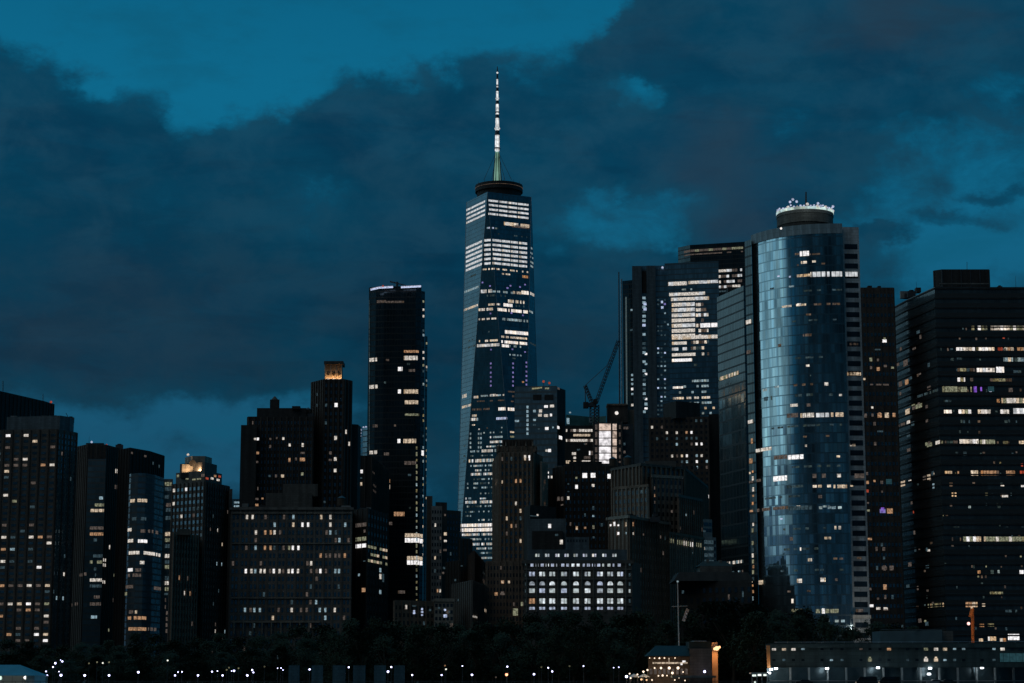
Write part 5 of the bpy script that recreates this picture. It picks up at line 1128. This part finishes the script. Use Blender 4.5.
b.grid(fs[0], 12, 3.6, .4, .5, DARKW2, .0); b.spots(S('729 597 D 1.6 5;743 594 E 1.6 6;683 592 E 2 3')); b.done()

# ------------------------------------------------------------------ waterfront
def flat_at(px, D): return P(px, 674, D).x
LEAFM = solid('foliage', (.024, .042, .02), .9, scale=.6); BARK = solid('bark', (.07, .055, .04), .95)
# ---- trees
def tree_meshes(seed, h, w, crown0):
    r = random.Random(seed)
    t = MB(); t.tube((0, 0, 0), (0, 0, h*.45), .035*h*.6, .02*h*.6, BARK, 7)
    lm = MB()
    for i in range(7):
        a = r.random()*6.28; p0 = Vector((0, 0, h*(.22+.035*i))); p1 = Vector((math.cos(a)*w*.3, math.sin(a)*w*.3, h*(.5+.06*i)))
        lm.tube(p0, p1, .011*h, .004*h, BARK, 5)
    c = MB(); clumps = []
    for i in range(30):
        z = r.uniform(crown0, 1)**.9; k = math.sin(math.pi*min(1, max(.08, (z-crown0)/(1-crown0)*.78+.16)))
        a = r.random()*6.28; rad = w*.5*k*math.sqrt(r.random())
        clumps.append((Vector((math.cos(a)*rad, math.sin(a)*rad, z*h*.93)), r.uniform(.10, .19)*w))
    for p, cr_ in clumps:
        for j in range(95):
            d = Vector((r.gauss(0, 1), r.gauss(0, 1), r.gauss(0, .8))); d = d.normalized()*cr_*(r.random()**.4)
            q = p+d; s_ = r.uniform(.22, .48); u = Vector((r.gauss(0, 1), r.gauss(0, 1), r.gauss(0, .6))).normalized(); v_ = u.orthogonal().normalized()
            c.poly([q-u*s_, q+v_*s_*.6, q+u*s_, q-v_*s_*.6], LEAFM, [(0, 0)]*4)
    return t, c, lm
TPROTO = []
def make_tree(seed, h, w, c0):
    o = empty('park_tree', (0, 0, 0), 'x', 'tree'); t, c, lm = tree_meshes(seed, h, w, c0)
    tk = t.build('trunk', o); lm.build('limbs', tk)['kind'] = 'stuff'; c.build('crown', o); return o
protos = [make_tree(3, 18, 13, .16), make_tree(8, 20, 15, .14), make_tree(15, 16, 14, .12), make_tree(21, 19, 11, .18)]
used = set()
def put_tree(px, ytop, D, label, group, k=None):
    k = random.randrange(4) if k is None else k; pr = protos[k]; h0 = (18, 20, 16, 19)[k]
    if k not in used: used.add(k); o = pr
    else: o = copy_tree(pr)
    top = ZP(ytop, D)-GZ; s_ = top/h0
    o.location = (flat_at(px, D), D, GZ+.05); o.scale = (max(.8, s_)*random.uniform(.9, 1.15),)*2+(s_,); o.rotation_euler = (0, 0, random.random()*6.28)
    tag(o, label, 'tree', group)
TOPS = [(0, 640), (40, 643), (75, 644), (95, 640), (120, 634), (170, 635), (230, 634), (262, 632), (300, 622), (350, 619), (400, 618), (450, 620), (500, 617), (540, 612), (575, 613), (610, 612), (640, 608), (655, 618), (680, 612), (700, 603), (730, 600), (760, 603), (785, 612), (800, 603), (830, 612), (860, 626), (885, 618), (905, 622), (930, 634)]
def top_at(x):
    for (a, ya), (b_, yb) in zip(TOPS, TOPS[1:]):
        if a <= x <= b_: return ya+(yb-ya)*(x-a)/(b_-a)
    return TOPS[-1][1]
ZONES = [(-40, 225, 'dark park tree in the black band below the apartment towers at the left', 'park trees below the left apartment towers'),
         (225, 400, 'dark park tree in the black band below the long masonry block', 'park trees below the long masonry block'),
         (400, 525, 'dark park tree in the black band below the spired skyscraper', 'park trees below the spired skyscraper'),
         (525, 645, 'dark park tree in the black band below the white-lit arcade building', 'park trees below the arcade building'),
         (645, 775, 'dark park tree around the orange glow, left of the curved glass tower', 'park trees left of the curved tower'),
         (775, 960, 'dark tree at the foot of the curved glass tower, behind the waterfront terminal', 'trees behind the terminal')]
def zone(x):
    for z in ZONES:
        if z[0] <= x < z[1]: return z[2], z[3]
    return ZONES[-1][2], ZONES[-1][3]
rt = random.Random(7)
for D, st, dy in ((668, 22, 0), (634, 24, 6), (604, 27, 14)):
    x = -20+D % 7
    while x < 945:
        lim = not (D < 640 and 640 < x < 722) and not (D < 620 and x > 760)
        if lim: put_tree(x, top_at(max(0, x))+dy+rt.uniform(-2, 6), D+rt.uniform(-8, 8), *zone(x))
        x += st+rt.uniform(-5, 5)
tag(sheet('hedge_ground', -330, 75, 690, 691.5, GZ+7.5, LEAFM, GZ), kind='structure') if False else None
hb = MB(); hr = random.Random(4)
for i in range(15000):
    x = hr.uniform(-340, 250); q = Vector((x, 684+hr.uniform(-4, 4), GZ+hr.random()*hr.uniform(5, 9))); s_ = hr.uniform(.5, 1.0)
    u = Vector((hr.gauss(0, 1), hr.gauss(0, .4), hr.gauss(0, 1))).normalized(); v_ = Vector((-u.z, .2, u.x))
    hb.poly([q-u*s_, q+v_*s_, q+u*s_, q-v_*s_], LEAFM, [(0, 0)]*4)
tag(hb.build('undergrowth'), kind='stuff')

# ---- park lamps
LAMPW = glow('lamp_globe', (.62, .62, 1), 5.0, .1); LAMPR = glow('lamp_globe_orange', (1, .38, .2), 3.2, .1)
LAMPD = glow('lamp_globe_dim', (.95, .95, .8), 1.6, .2)
def lamp_post(px, py, D, size, mat, label, group):
    p = P(px, py, D); o = empty('park_lamp', (p.x, D, GZ+.06), label, 'lamp', group)
    mb = MB(); mb.tube((p.x, D, GZ), (p.x, D, p.z-.25), .09, .06, STEEL, 6); mb.tube((p.x, D, GZ), (p.x, D, GZ+.5), .2, .14, STEEL, 8); mb.build('pole', o)
    size *= .6; mb = MB(); mb.ball(p, size, mat, 10); gb = mb.build('globe', o)
    mb = MB(); mb.tube(p+Vector((0, 0, size*.8)), p+Vector((0, 0, size*1.25)), size*.7, .03, STEEL, 8); mb.build('cap', gb)
ORD = 'first second third fourth fifth sixth seventh eighth ninth tenth eleventh twelfth thirteenth fourteenth fifteenth sixteenth seventeenth eighteenth nineteenth twentieth'.split()
front = [(47, 675.4, .42, LAMPW), (61, 675.2, .55, LAMPW), (84.7, 675.4, .5, LAMPW), (109, 675.4, .46, LAMPW), (138.3, 672.2, .5, LAMPW), (175, 675.4, .38, LAMPW), (198, 675.4, .42, LAMPW), (222.6, 675.4, .4, LAMPW), (247.3, 675.4, .45, LAMPW), (334.4, 675.2, .4, LAMPW), (361, 674.8, .38, LAMPW), (388, 671.6, .5, LAMPW), (412.2, 675, .36, LAMPW), (441.6, 675, .36, LAMPW), (472, 674.8, .45, LAMPW), (506.6, 674.6, .62, LAMPR), (534, 674.2, .45, LAMPW), (552.2, 671.4, .4, LAMPW)]
for i, (x, y, s_, m_) in enumerate(front):
    lamp_post(x, y, 530+(675.4-y)*3, s_, m_, ('orange-red park lamp, only coloured one in the waterfront row' if m_ == LAMPR else 'bluish white park lamp, %s from the left in the lowest lamp row' % ORD[i]), 'park lamps along the waterfront path')
back = [(46, 671.4, .34), (53, 667, .36), (55.3, 663.2, .5), (62.3, 661.4, .42), (60.6, 660, .2), (59, 671.6, .25), (178, 672, .3), (182, 671.8, .32), (212, 671.6, .4), (217.4, 671, .28), (234, 670.8, .5), (231.6, 671, .24), (252.2, 670, .42), (253.4, 672.4, .36), (277.6, 668.2, .24), (281, 668, .26), (283, 670, .24), (309.6, 669.4, .44), (348.8, 667.2, .42), (391.3, 667, .42), (462.4, 666, .32), (507.3, 666.6, .42), (548.2, 667.8, .36), (583.5, 666, .34), (613.6, 667.6, .26), (618.8, 667.2, .28)]
for i, (x, y, s_) in enumerate(back):
    w = ['small white lamp among the park trees', 'small white lamp behind the waterfront lamp row'][x > 300]
    lamp_post(x, y, 560, s_*.95, LAMPW, '%s, %s from the left of the upper lights' % (w, ORD[i % 20] if i < 20 else 'twenty-'+ORD[i-20]), 'lamps on the park lawn')
far = [(89, 663.4, 'G'), (97, 662.2, 'G'), (102.8, 663, 'H'), (109, 662.2, 'G'), (167.6, 660.4, 'H'), (226.6, 669.8, 'G'), (229, 667.5, 'G'), (238.5, 668.2, 'G'), (264.5, 666.6, 'G'), (445, 665.6, 'A'), (446, 669.2, 'H'), (541.4, 667, 'G'), (569.6, 666.2, 'G'), (495.8, 677.2, 'D')]
for i, (x, y, c) in enumerate(far):
    lamp_post(x, y, 590, .4, LAMPD if c == 'H' else GL[c], 'faint yellowish lamp far back among the trees, %s from the left' % ORD[i], 'faint lamps between the trees')
for i, (x, y, s_, m_) in enumerate(front):
    if i % 2 == 0 or m_ == LAMPR:
        ld = bpy.data.lights.new('park_lamp_light', 'POINT'); ld.energy = 26; ld.color = (1, .5, .3) if m_ == LAMPR else (.72, .74, 1); ld.shadow_soft_size = .3
        q = bpy.data.objects.new('park_lamp_light', ld); col.objects.link(q); q.location = P(x, y-2.4, 530+(675.4-y)*3-.6)
# ---- memorial slabs
SLAB = masonry('pale_granite', (.07, .15, .19), 2, 3)
sl = [(288.5, 299, 'narrow'), (311.5, 322.5, ''), (332.5, 345, ''), (353, 365, ''), (374, 385.5, ''), (394, 404.5, '')]
for i, (x0, x1, _) in enumerate(sl):
    a, c = P(x0, 665.4, 521), P(x1, 665.4, 521)
    o = empty('memorial_slab', ((a.x+c.x)/2, 522, GZ+.1), 'upright grey-blue granite memorial slab by the water, %s from the left' % ORD[i], 'memorial slab', 'row of granite memorial slabs')
    mb = MB(); mb.box(((a.x+c.x)/2, 522, (a.z+GZ+.5)/2), (c.x-a.x, 1.0, a.z-GZ-.5), SLAB); mb.build('slab', o)
    mb = MB(); mb.box(((a.x+c.x)/2, 522, GZ+.3), (c.x-a.x+.5, 1.5, .4), CONC); mb.build('plinth', o)
# ---- railing along the seawall
for i in range(22):
    x0 = -140+i*12.5
    o = empty('railing', (x0, 506, GZ+.35), 'dark metal waterfront railing panel along the seawall edge', 'railing', 'railing panels along the seawall')
    mb = MB()
    for k in range(5): mb.tube((x0+k*3.1, 506, GZ+.1), (x0+k*3.1, 506, GZ+1.2), .04, .04, STEEL, 5)
    mb.build('post', o)
    mb = MB(); mb.tube((x0, 506, GZ+1.2), (x0+12.4, 506, GZ+1.2), .05, .05, STEEL, 5); mb.tube((x0, 506, GZ+.7), (x0+12.4, 506, GZ+.7), .03, .03, STEEL, 5); mb.build('handrail', o)
# ---- tent
o = empty('event_tent', (flat_at(15, 515), 515, GZ+.1), 'teal event tent with a glowing white opening at the lower left corner', 'tent')
TC = solid('teal_canvas', (.08, .32, .42), .6, var=.1); x0, x1 = P(-18, 676, 512).x, P(36, 676, 512).x; ze, zr = ZP(675.6, 512), ZP(664.8, 518)
mb = MB(); xr0, xr1 = P(-16, 665, 518).x, P(20, 665, 518).x
mb.poly([(x0, 510, ze), (x1, 510, ze), (xr1, 518, zr), (xr0, 518, zr)], TC); mb.poly([(x1, 510, ze), (x1, 526, ze), (xr1, 518, zr)], TC); mb.poly([(x1, 526, ze), (x0, 526, ze), (xr0, 518, zr), (xr1, 518, zr)], TC); mb.poly([(x0, 526, ze), (x0, 510, ze), (xr0, 518, zr)], TC); mb.build('canopy', o)
WC = solid('white_canvas', (.7, .72, .7), .7, var=.1)
mb = MB(); mb.box((x1-1.2, 517, (ze+GZ)/2), (2.2, 12, ze-GZ-.05), WC); mb.box(((x0+x1)/2, 525.6, (ze+GZ)/2), (x1-x0-.4, .3, ze-GZ-.05), WC); mb.build('side_panel', o)
for k in range(6): mb = MB(); xx = x0+.3+(x1-x0-.6)*k/5; mb.tube((xx, 510.2, GZ), (xx, 510.2, ze-.02), .07, .07, METAL, 6); mb.build('pole', o)
mb = MB(); p = P(26.5, 677.6, 515); mb.ball(p, .75, glow('tent_lamp', (1, .93, .8), 2.6, .1), 10, .6); mb.build('tent_lamp', o)
ld = bpy.data.lights.new('tent_light', 'POINT'); ld.energy = 220; ld.color = (1, .9, .75); ld.shadow_soft_size = .5
q = bpy.data.objects.new('tent_light', ld); col.objects.link(q); q.location = (p.x, 513.5, p.z-.4)
mb = MB(); mb.ball(P(.5, 678, 513), .5, glow('tent_lamp_green', (.7, .95, .8), 1.2, .1), 8); mb.build('tent_lamp', o)

# ---- flagpole
o = empty('flagpole', (flat_at(679.5, 575), 575, GZ), 'tall white flagpole with a crossbar and small flag above the restaurant roof', 'flagpole')
PW = solid('white_pole_paint', (.62, .64, .62), .5, var=.1)
mb = MB(); mb.tube((flat_at(679.6, 575), 575, GZ), P(677.6, 582, 575), .24, .13, PW, 8); mb.build('pole', o)
mb = MB(); mb.tube(P(671.5, 606.6, 575), P(687.5, 606, 575), .09, .06, PW, 6); mb.build('yard', o)
mb = MB(); mb.ball(P(677.6, 581.6, 575), .3, GL['C'], 8); mb.build('finial', o)
a = P(686.6, 608, 575); mb = MB()
for i in range(4): mb.poly([a+Vector((-i*.35, math.sin(i)*.2, -i*.9)), a+Vector((-i*.35+.7, math.sin(i)*.2+.2, -i*.9-.5)), a+Vector((-(i+1)*.35+.9, math.sin(i+1)*.2+.2, -(i+1)*.9-.3)), a+Vector((-(i+1)*.35, math.sin(i+1)*.2, -(i+1)*.9))], WC)
mb.build('flag', o)

# ---- restaurant
b = Bld('restaurant', 'low waterfront restaurant with dark hipped roof and strings of warm lamps')
DR = 548
RW = masonry('pink_grey_render', (.12, .11, .11), 4, 3); DKT = solid('dark_green_roof', (.018, .035, .036), .6)
tw = b.prism('tower_block', [(689.5, 648.5), (711.5, 648.5)], DR, 12, RW, zbot=GZ)
b.box('tower_cap', 689, 711, 641.5, 648.5, DR+.5, 10, DKT); b.box('coping', 694, 706.5, 640.6, 641.6, DR, 11, METAL)
ha = b.prism('dining_hall', [(648, 656.5), (689.5, 656.5)], DR+1, 10, DBR, zbot=GZ)
mb = MB(); x0, x1 = P(647, 656, DR).x, P(690, 656, DR).x; ze, zr = ZP(656, DR), ZP(645.6, DR+4)
xa, xb = P(656, 646, DR+5).x, P(688, 646, DR+5).x
mb.poly([(x0, DR-.6, ze), (x1, DR-.6, ze), (xb, DR+6, zr), (xa, DR+6, zr)], DKT); mb.poly([(x0, DR+12, ze), (x0, DR-.6, ze), (xa, DR+6, zr)], DKT); mb.poly([(x1, DR-.6, ze), (x1, DR+12, ze), (xb, DR+6, zr)], DKT); mb.poly([(x1, DR+12, ze), (x0, DR+12, ze), (xa, DR+6, zr), (xb, DR+6, zr)], DKT); mb.build('hip_roof', b.root)
WG = glow('warm_lamp', (1, .78, .55), 2.2, .3)
b.band(652, 688, 663, 1.6, 'Y', 1.2, .1, 0, faces=ha, ref=653)
for i in range(9): b.spot(651+i*4.4, 671.5, 2.6, 5.5, random.choice('DADD'), ha)
b.spots(S('684 661.6 H 3 2;681.5 664 H 2 2;669 661 Y 1 6'), faces=ha)
for x, y, r in ((649.6, 658, .22), (654.6, 658.2, .3), (659.4, 658.2, .36), (664.4, 658, .34), (675, 658, .28), (654.6, 668, .36), (661, 668, .5), (669.2, 668, .62), (678, 668, .62), (658.4, 675.8, .34), (662.6, 675.5, .45), (672.4, 673, .55), (683, 672, .3), (704.6, 671.6, .55), (652, 680, .35), (679, 677.6, .3), (667, 675.6, .28), (674.8, 680, .3), (646, 677, .25), (685, 680.5, .28)):
    b.lamp('string_lamp', x, y, DR-2.5, r*.62, WG if (x, y) != (704.6, 671.6) else LAMPW)
b.box('awning', 672, 716, 675.6, 677.8, DR-6, 5, BLU)
for k in range(6): b.rod('awning_post', 673+k*8.4, 684, 673+k*8.4, 677.8, DR-5.9, .08)
b.done()
for nm, x, y, D, e, c in (('orange_wall_light', 718, 649, 548.6, 1300, (1, .42, .14)), ('terrace_light', 664, 673, 542, 420, (1, .66, .36)), ('terrace_light', 642, 676, 540, 360, (1, .6, .3)), ('tree_uplight', 729, 664, 560, 900, (1, .5, .25))):
    ld = bpy.data.lights.new(nm, 'POINT'); ld.energy = e; ld.color = c; ld.shadow_soft_size = .4
    q = bpy.data.objects.new(nm, ld); col.objects.link(q); q.location = P(x, y, D)
# lit wall with the orange lamp
b = Bld('ticket_kiosk', 'narrow kiosk wall glowing orange under a bright lamp, right of the restaurant tower', 'kiosk')
b.prism('wall', [(711.8, 642.5), (717.5, 642.5)], 553, 5, solid('orange_brown_render', (.5, .36, .24), .8), zbot=GZ)
OL = glow('orange_lamp', (1, .5, .22), 3.0, .25)
b.lamp('wall_lamp', 717, 648.4, 550.4, .6, OL); b.lamp('wall_lamp', 719.4, 647.2, 550.2, .35, OL); b.lamp('wall_lamp', 714.8, 648.9, 550.4, .4, OL); b.done()
for i, (x, y, r, c) in enumerate(((626.5, 676.5, .75, 'B'), (629.6, 673.6, .45, 'H'), (630.6, 678, .5, 'H'), (637.4, 674.4, .45, 'Y'), (643.4, 671.6, .6, 'Y'), (647.5, 670, .55, 'Y'), (641.4, 679.4, .6, 'A'), (646.6, 680, .5, 'A'), (638.6, 677, .3, 'H'))):
    lamp_post(x, y, 541+i*.6, r*.8, {'B': LAMPW, 'H': WG, 'Y': WG, 'A': glow('amber_lamp', (1, .6, .3), 1.6, .2)}[c], 'warm terrace lamp left of the restaurant, %s from the left' % ORD[i] if c != 'B' else 'brightest bluish terrace lamp at the left end of the restaurant terrace', 'terrace lamps beside the restaurant')
# cafe umbrellas
def umbrella(px, D, label):
    x = flat_at(px, D); o = empty('cafe_umbrella', (x, D, GZ), label, 'umbrella', 'umbrellas on the restaurant terrace')
    mb = MB(); mb.tube((x, D, GZ), (x, D, GZ+2.9), .05, .05, STEEL, 6); mb.build('pole', o)
    mb = MB(); mb.tube((x, D, GZ+2.2), (x, D, GZ+3.1), 1.7, .05, WC, 8, False); mb.build('canopy', o)
for px, l in ((634, 'pale cafe umbrella between the warm terrace lamps'), (644, 'pale cafe umbrella closest to the restaurant hall')): umbrella(px, 545, l)

# ---- ferry terminal
b = Bld('ferry_terminal', 'long low grey waterfront terminal with floodlit colonnade and two rows of windows', 'terminal')
DT = 540; TW = masonry('grey_green_panel', (.06, .10, .105), 5, 4)
fs = b.prism('wall', [(767, 643.4), (1045, 642.6)], DT, 30, TW, ztop=ZP(643, DT), zbot=ZP(667.4, DT), capw=.4)
hl = b.prism('colonnade_wall', [(767, 667.4), (1045, 667.4)], DT+2.5, 20, solid('terminal_glass_wall', (.10, .16, .18), .25, .3), zbot=GZ, ztop=ZP(667.4, DT+2.5))
for i in range(16): b.box('pilaster', 790.5+i*18.6-.8, 790.5+i*18.6+.8, 667.6, 685.5, DT, .8, solid('white_column_paint', (.5, .56, .56), .6))
b.box('base_course', 770, 1045, 680.4, 681.2, DT-.6, .5, METAL)
TWN = [774, 784, 793.5, 803, 822, 831.5, 842, 861, 870, 880, 889, 907.5, 917, 926, 936, 945, 954.6, 963.6, 982, 994, 1002.5, 1012, 1020]
lt = {(774, 0): 'W', (784, 0): 'Y', (793.5, 0): 'W', (803, 0): 'C', (861, 0): 'D', (889, 0): 'A', (926, 0): 'G', (936, 0): 'W', (945, 0): 'Y', (954.6, 0): 'C', (963.6, 0): 'C', (994, 0): 'C', (1002.5, 0): 'W', (831.5, 1): 'C', (842, 1): 'E', (870, 1): 'G', (926, 1): 'W', (936, 1): 'Y', (945, 1): 'C', (954.6, 1): 'E', (973, 1): 'C', (994, 1): 'E', (784, 1): 'E', (907.5, 1): 'E'}
for x in TWN:
    for r, y in ((0, 649), (1, 660)):
        if x > 999 and r: continue
        c = lt.get((x, r)); f = fs[0]; h = f.hit(x, y); 
        if not h: continue
        w, hh = (2.4, 3) if c in ('W', 'Y', 'G', 'A') else (1.8, 2.2)
        if c in ('C', 'D') : hh = 1.8
        b.add(f, h[1]-.45*w/2*1.0, h[1]+.45*w/2, h[2]-.27*hh/2, h[2]+.27*hh/2, GL[c] if c else DARKW2, dark=c is None)
        if c in ('W', 'Y', 'G'): b.add(f, h[1]-.3, h[1]+.3, h[2]+.27*hh/2+.08, h[2]+.27*hh/2+.45, GL[c])
b.band(1000, 1045, 657.6, 8.5, 'T', 1.6, .1, 0, faces=fs)
b.box('screen_frame', 999.4, 1045, 662.4, 663.2, DT-.4, .4, METAL)
FLD = glow('floodlight', (.86, .93, 1), 9, .1)
for x, y in ((771, 669.5), (776, 668.6), (769, 673), (827, 668.5), (878, 667.8), (930, 668.2), (929, 674), (982, 667.8)):
    mb = MB(); p = P(x, y, DT-1.4); mb.box(p, (.85, .3, .45), FLD); mb.tube(p, p+Vector((0, 1.4, .3)), .06, .06, STEEL, 5); mb.build('floodlight', b.root)
for x, y, e in ((771, 671, 110), (827, 670, 50), (878, 669.5, 50), (930, 670, 60), (982, 669.5, 50)):
    ld = bpy.data.lights.new('terminal_floodlight', 'POINT'); ld.energy = e; ld.color = (.85, .93, 1); ld.shadow_soft_size = .3
    q = bpy.data.objects.new('terminal_floodlight', ld); col.objects.link(q); q.location = P(x, y+1, DT-3)
b.box('corner_pier', 767, 770, 645.5, 668, DT-1, 1, solid('orange_painted_pier', (.45, .24, .1), .7))  # the orange lamplight is put into the pier's base colour too
ld = bpy.data.lights.new('pier_light', 'POINT'); ld.energy = 120; ld.color = (1, .55, .2); q = bpy.data.objects.new('pier_light', ld); col.objects.link(q); q.location = P(768.5, 664, DT-3.4)
ph = b.prism('penthouse', [(872, 632), (880, 631), (942, 630)], None, 12, solid('teal_panel', (.05, .085, .10), .6), ztop=ZP(630.5, 556), zbot=b.z-1)
b.box('penthouse_rail', 881, 942, 629.2, 629.9, 554, .3, BLU); b.box('stair_block', 942, 953, 631, 643, 556, 8, GRY)
b.rod('parapet_rail', 774, 642.2, 1045, 641.6, DT+1, .07, .07, METAL)
for k in range(24): b.rod('rail_post', 776+k*11.4, 643.2, 776+k*11.4, 641.8, DT+1.05, .05, .05, METAL)
b.done()
# white lit canopy left of terminal
b = Bld('dock_canopy', 'bright white-lit dock canopy just left of the terminal corner', 'canopy')
b.box('roof', 751, 769, 672.6, 674, 536, 4, WC); 
for x in (752, 757, 762, 767): b.rod('post', x, 685, x, 674, 536.4, .1, .1, METAL)
for x, y, w in ((754, 675.5, 4), (759.5, 675, 3.4), (765, 675, 3), (755, 682, 1.5)):
    mb = MB(); p = P(x, y, 537); mb.box(p, (w*.27, .3, .5), glow('canopy_tube', (.85, 1, .95), 1.6, .4)); mb.build('light_tube', b.root)
b.done()
# orange mast
o = empty('lattice_mast', (flat_at(973, 620), 620, GZ), 'thin orange-lit lattice mast standing behind the terminal roof', 'mast')
ORG = solid('orange_paint', (.75, .25, .06), .5, var=.1)
mb = MB(); lattice(mb, (flat_at(973, 620), 620, GZ), P(972.4, 607, 620), .55, 40, ORG, .08); mb.build('mast', o)
mb = MB(); lattice(mb, P(972.3, 607.5, 620), P(970, 617, 619), .5, 6, ORG, .1); mb.build('arm', o)
mb = MB(); mb.ball(P(968.6, 623.6, 619), .5, glow('mast_lamp', (1, .55, .5), 2, .1), 8); mb.build('lamp', o)
mb = MB(); mb.ball(P(971.6, 607.3, 619), .4, GL['Y'], 8); mb.build('lamp', o)
for y, e in ((612, 260), (628, 260), (640, 260)):
    ld = bpy.data.lights.new('mast_light', 'POINT'); ld.energy = e*.3; ld.color = (1, .6, .3); q = bpy.data.objects.new('mast_light', ld); col.objects.link(q); q.location = P(973.5, y, 616)
# ---- vehicles in front of the terminal
def vehicle(px, D, kind, colm, label):
    x = flat_at(px, D); o = empty('parked_%s' % kind, (x, D, GZ+.1), label, kind, 'vehicles parked before the terminal')
    Lh, H = (2.3, 1.45) if kind == 'car' else (2.7, 2.2)
    z = GZ+.1
    prof = [(-Lh, .35), (-Lh, .85), (-Lh*.92, .98), (-Lh*.55, 1.02), (-Lh*.32, H), (Lh*.42, H), (Lh*.72, 1.02), (Lh*.96, .95), (Lh, .35)] if kind == 'car' else [(-Lh, .35), (-Lh, 1.1), (-Lh*.85, 1.25), (-Lh*.6, H), (Lh*.97, H), (Lh, 1.2), (Lh, .35)]
    mb = MB(); n = len(prof)
    for s_ in (-.88, .88): mb.poly([(x+a, D+s_, z+h) for a, h in (prof if s_ < 0 else prof[::-1])], colm)
    for i in range(n): a, c = prof[i], prof[(i+1) % n]; mb.poly([(x+a[0], D-.88, z+a[1]), (x+a[0], D+.88, z+a[1]), (x+c[0], D+.88, z+c[1]), (x+c[0], D-.88, z+c[1])], colm)
    mb.build('body', o)
    mb = MB(); mb.box((x+.1, D, z+H*.83), (Lh*.95, 1.79, H*.2), DARKW2); mb.build('window', o)
    for dx in (-Lh*.6, Lh*.6):
        for s_ in (-.8, .8): mb = MB(); mb.tube((x+dx, D+s_-.1, z+.33), (x+dx, D+s_+.1, z+.33), .33, .33, BLK, 12); wh = mb.build('wheel', o); mb = MB(); mb.tube((x+dx, D+s_*1.14-.02, z+.33), (x+dx, D+s_*1.14+.02, z+.33), .19, .19, METAL, 10); mb.build('hubcap', wh)
    for s_ in (-.6, .6): mb = MB(); mb.box((x-Lh-.02, D+s_, z+.75), (.06, .3, .15), GL['W'] if kind == 'van' else METAL); mb.build('headlight', o)
CB_ = solid('black_car_paint', (.02, .022, .025), .3, .3, .05); CW_ = solid('silver_car_paint', (.4, .42, .43), .3, .5, .05)
for px, k, m_, l in ((866, 'van', CB_, 'black van parked below the third floodlight of the terminal'), (889, 'van', CB_, 'black van parked right of the third floodlight, with its lamps on'), (935, 'car', CW_, 'silver car parked under the double floodlight of the terminal'), (947, 'car', CB_, 'black car parked right of the silver car'), (804, 'car', CB_, 'black car parked left of the second terminal floodlight')):
    vehicle(px, 531 if k == 'van' else 533, k, m_, l)
tag(ROOTG, kind='structure') if 'ROOTG' in globals() else None
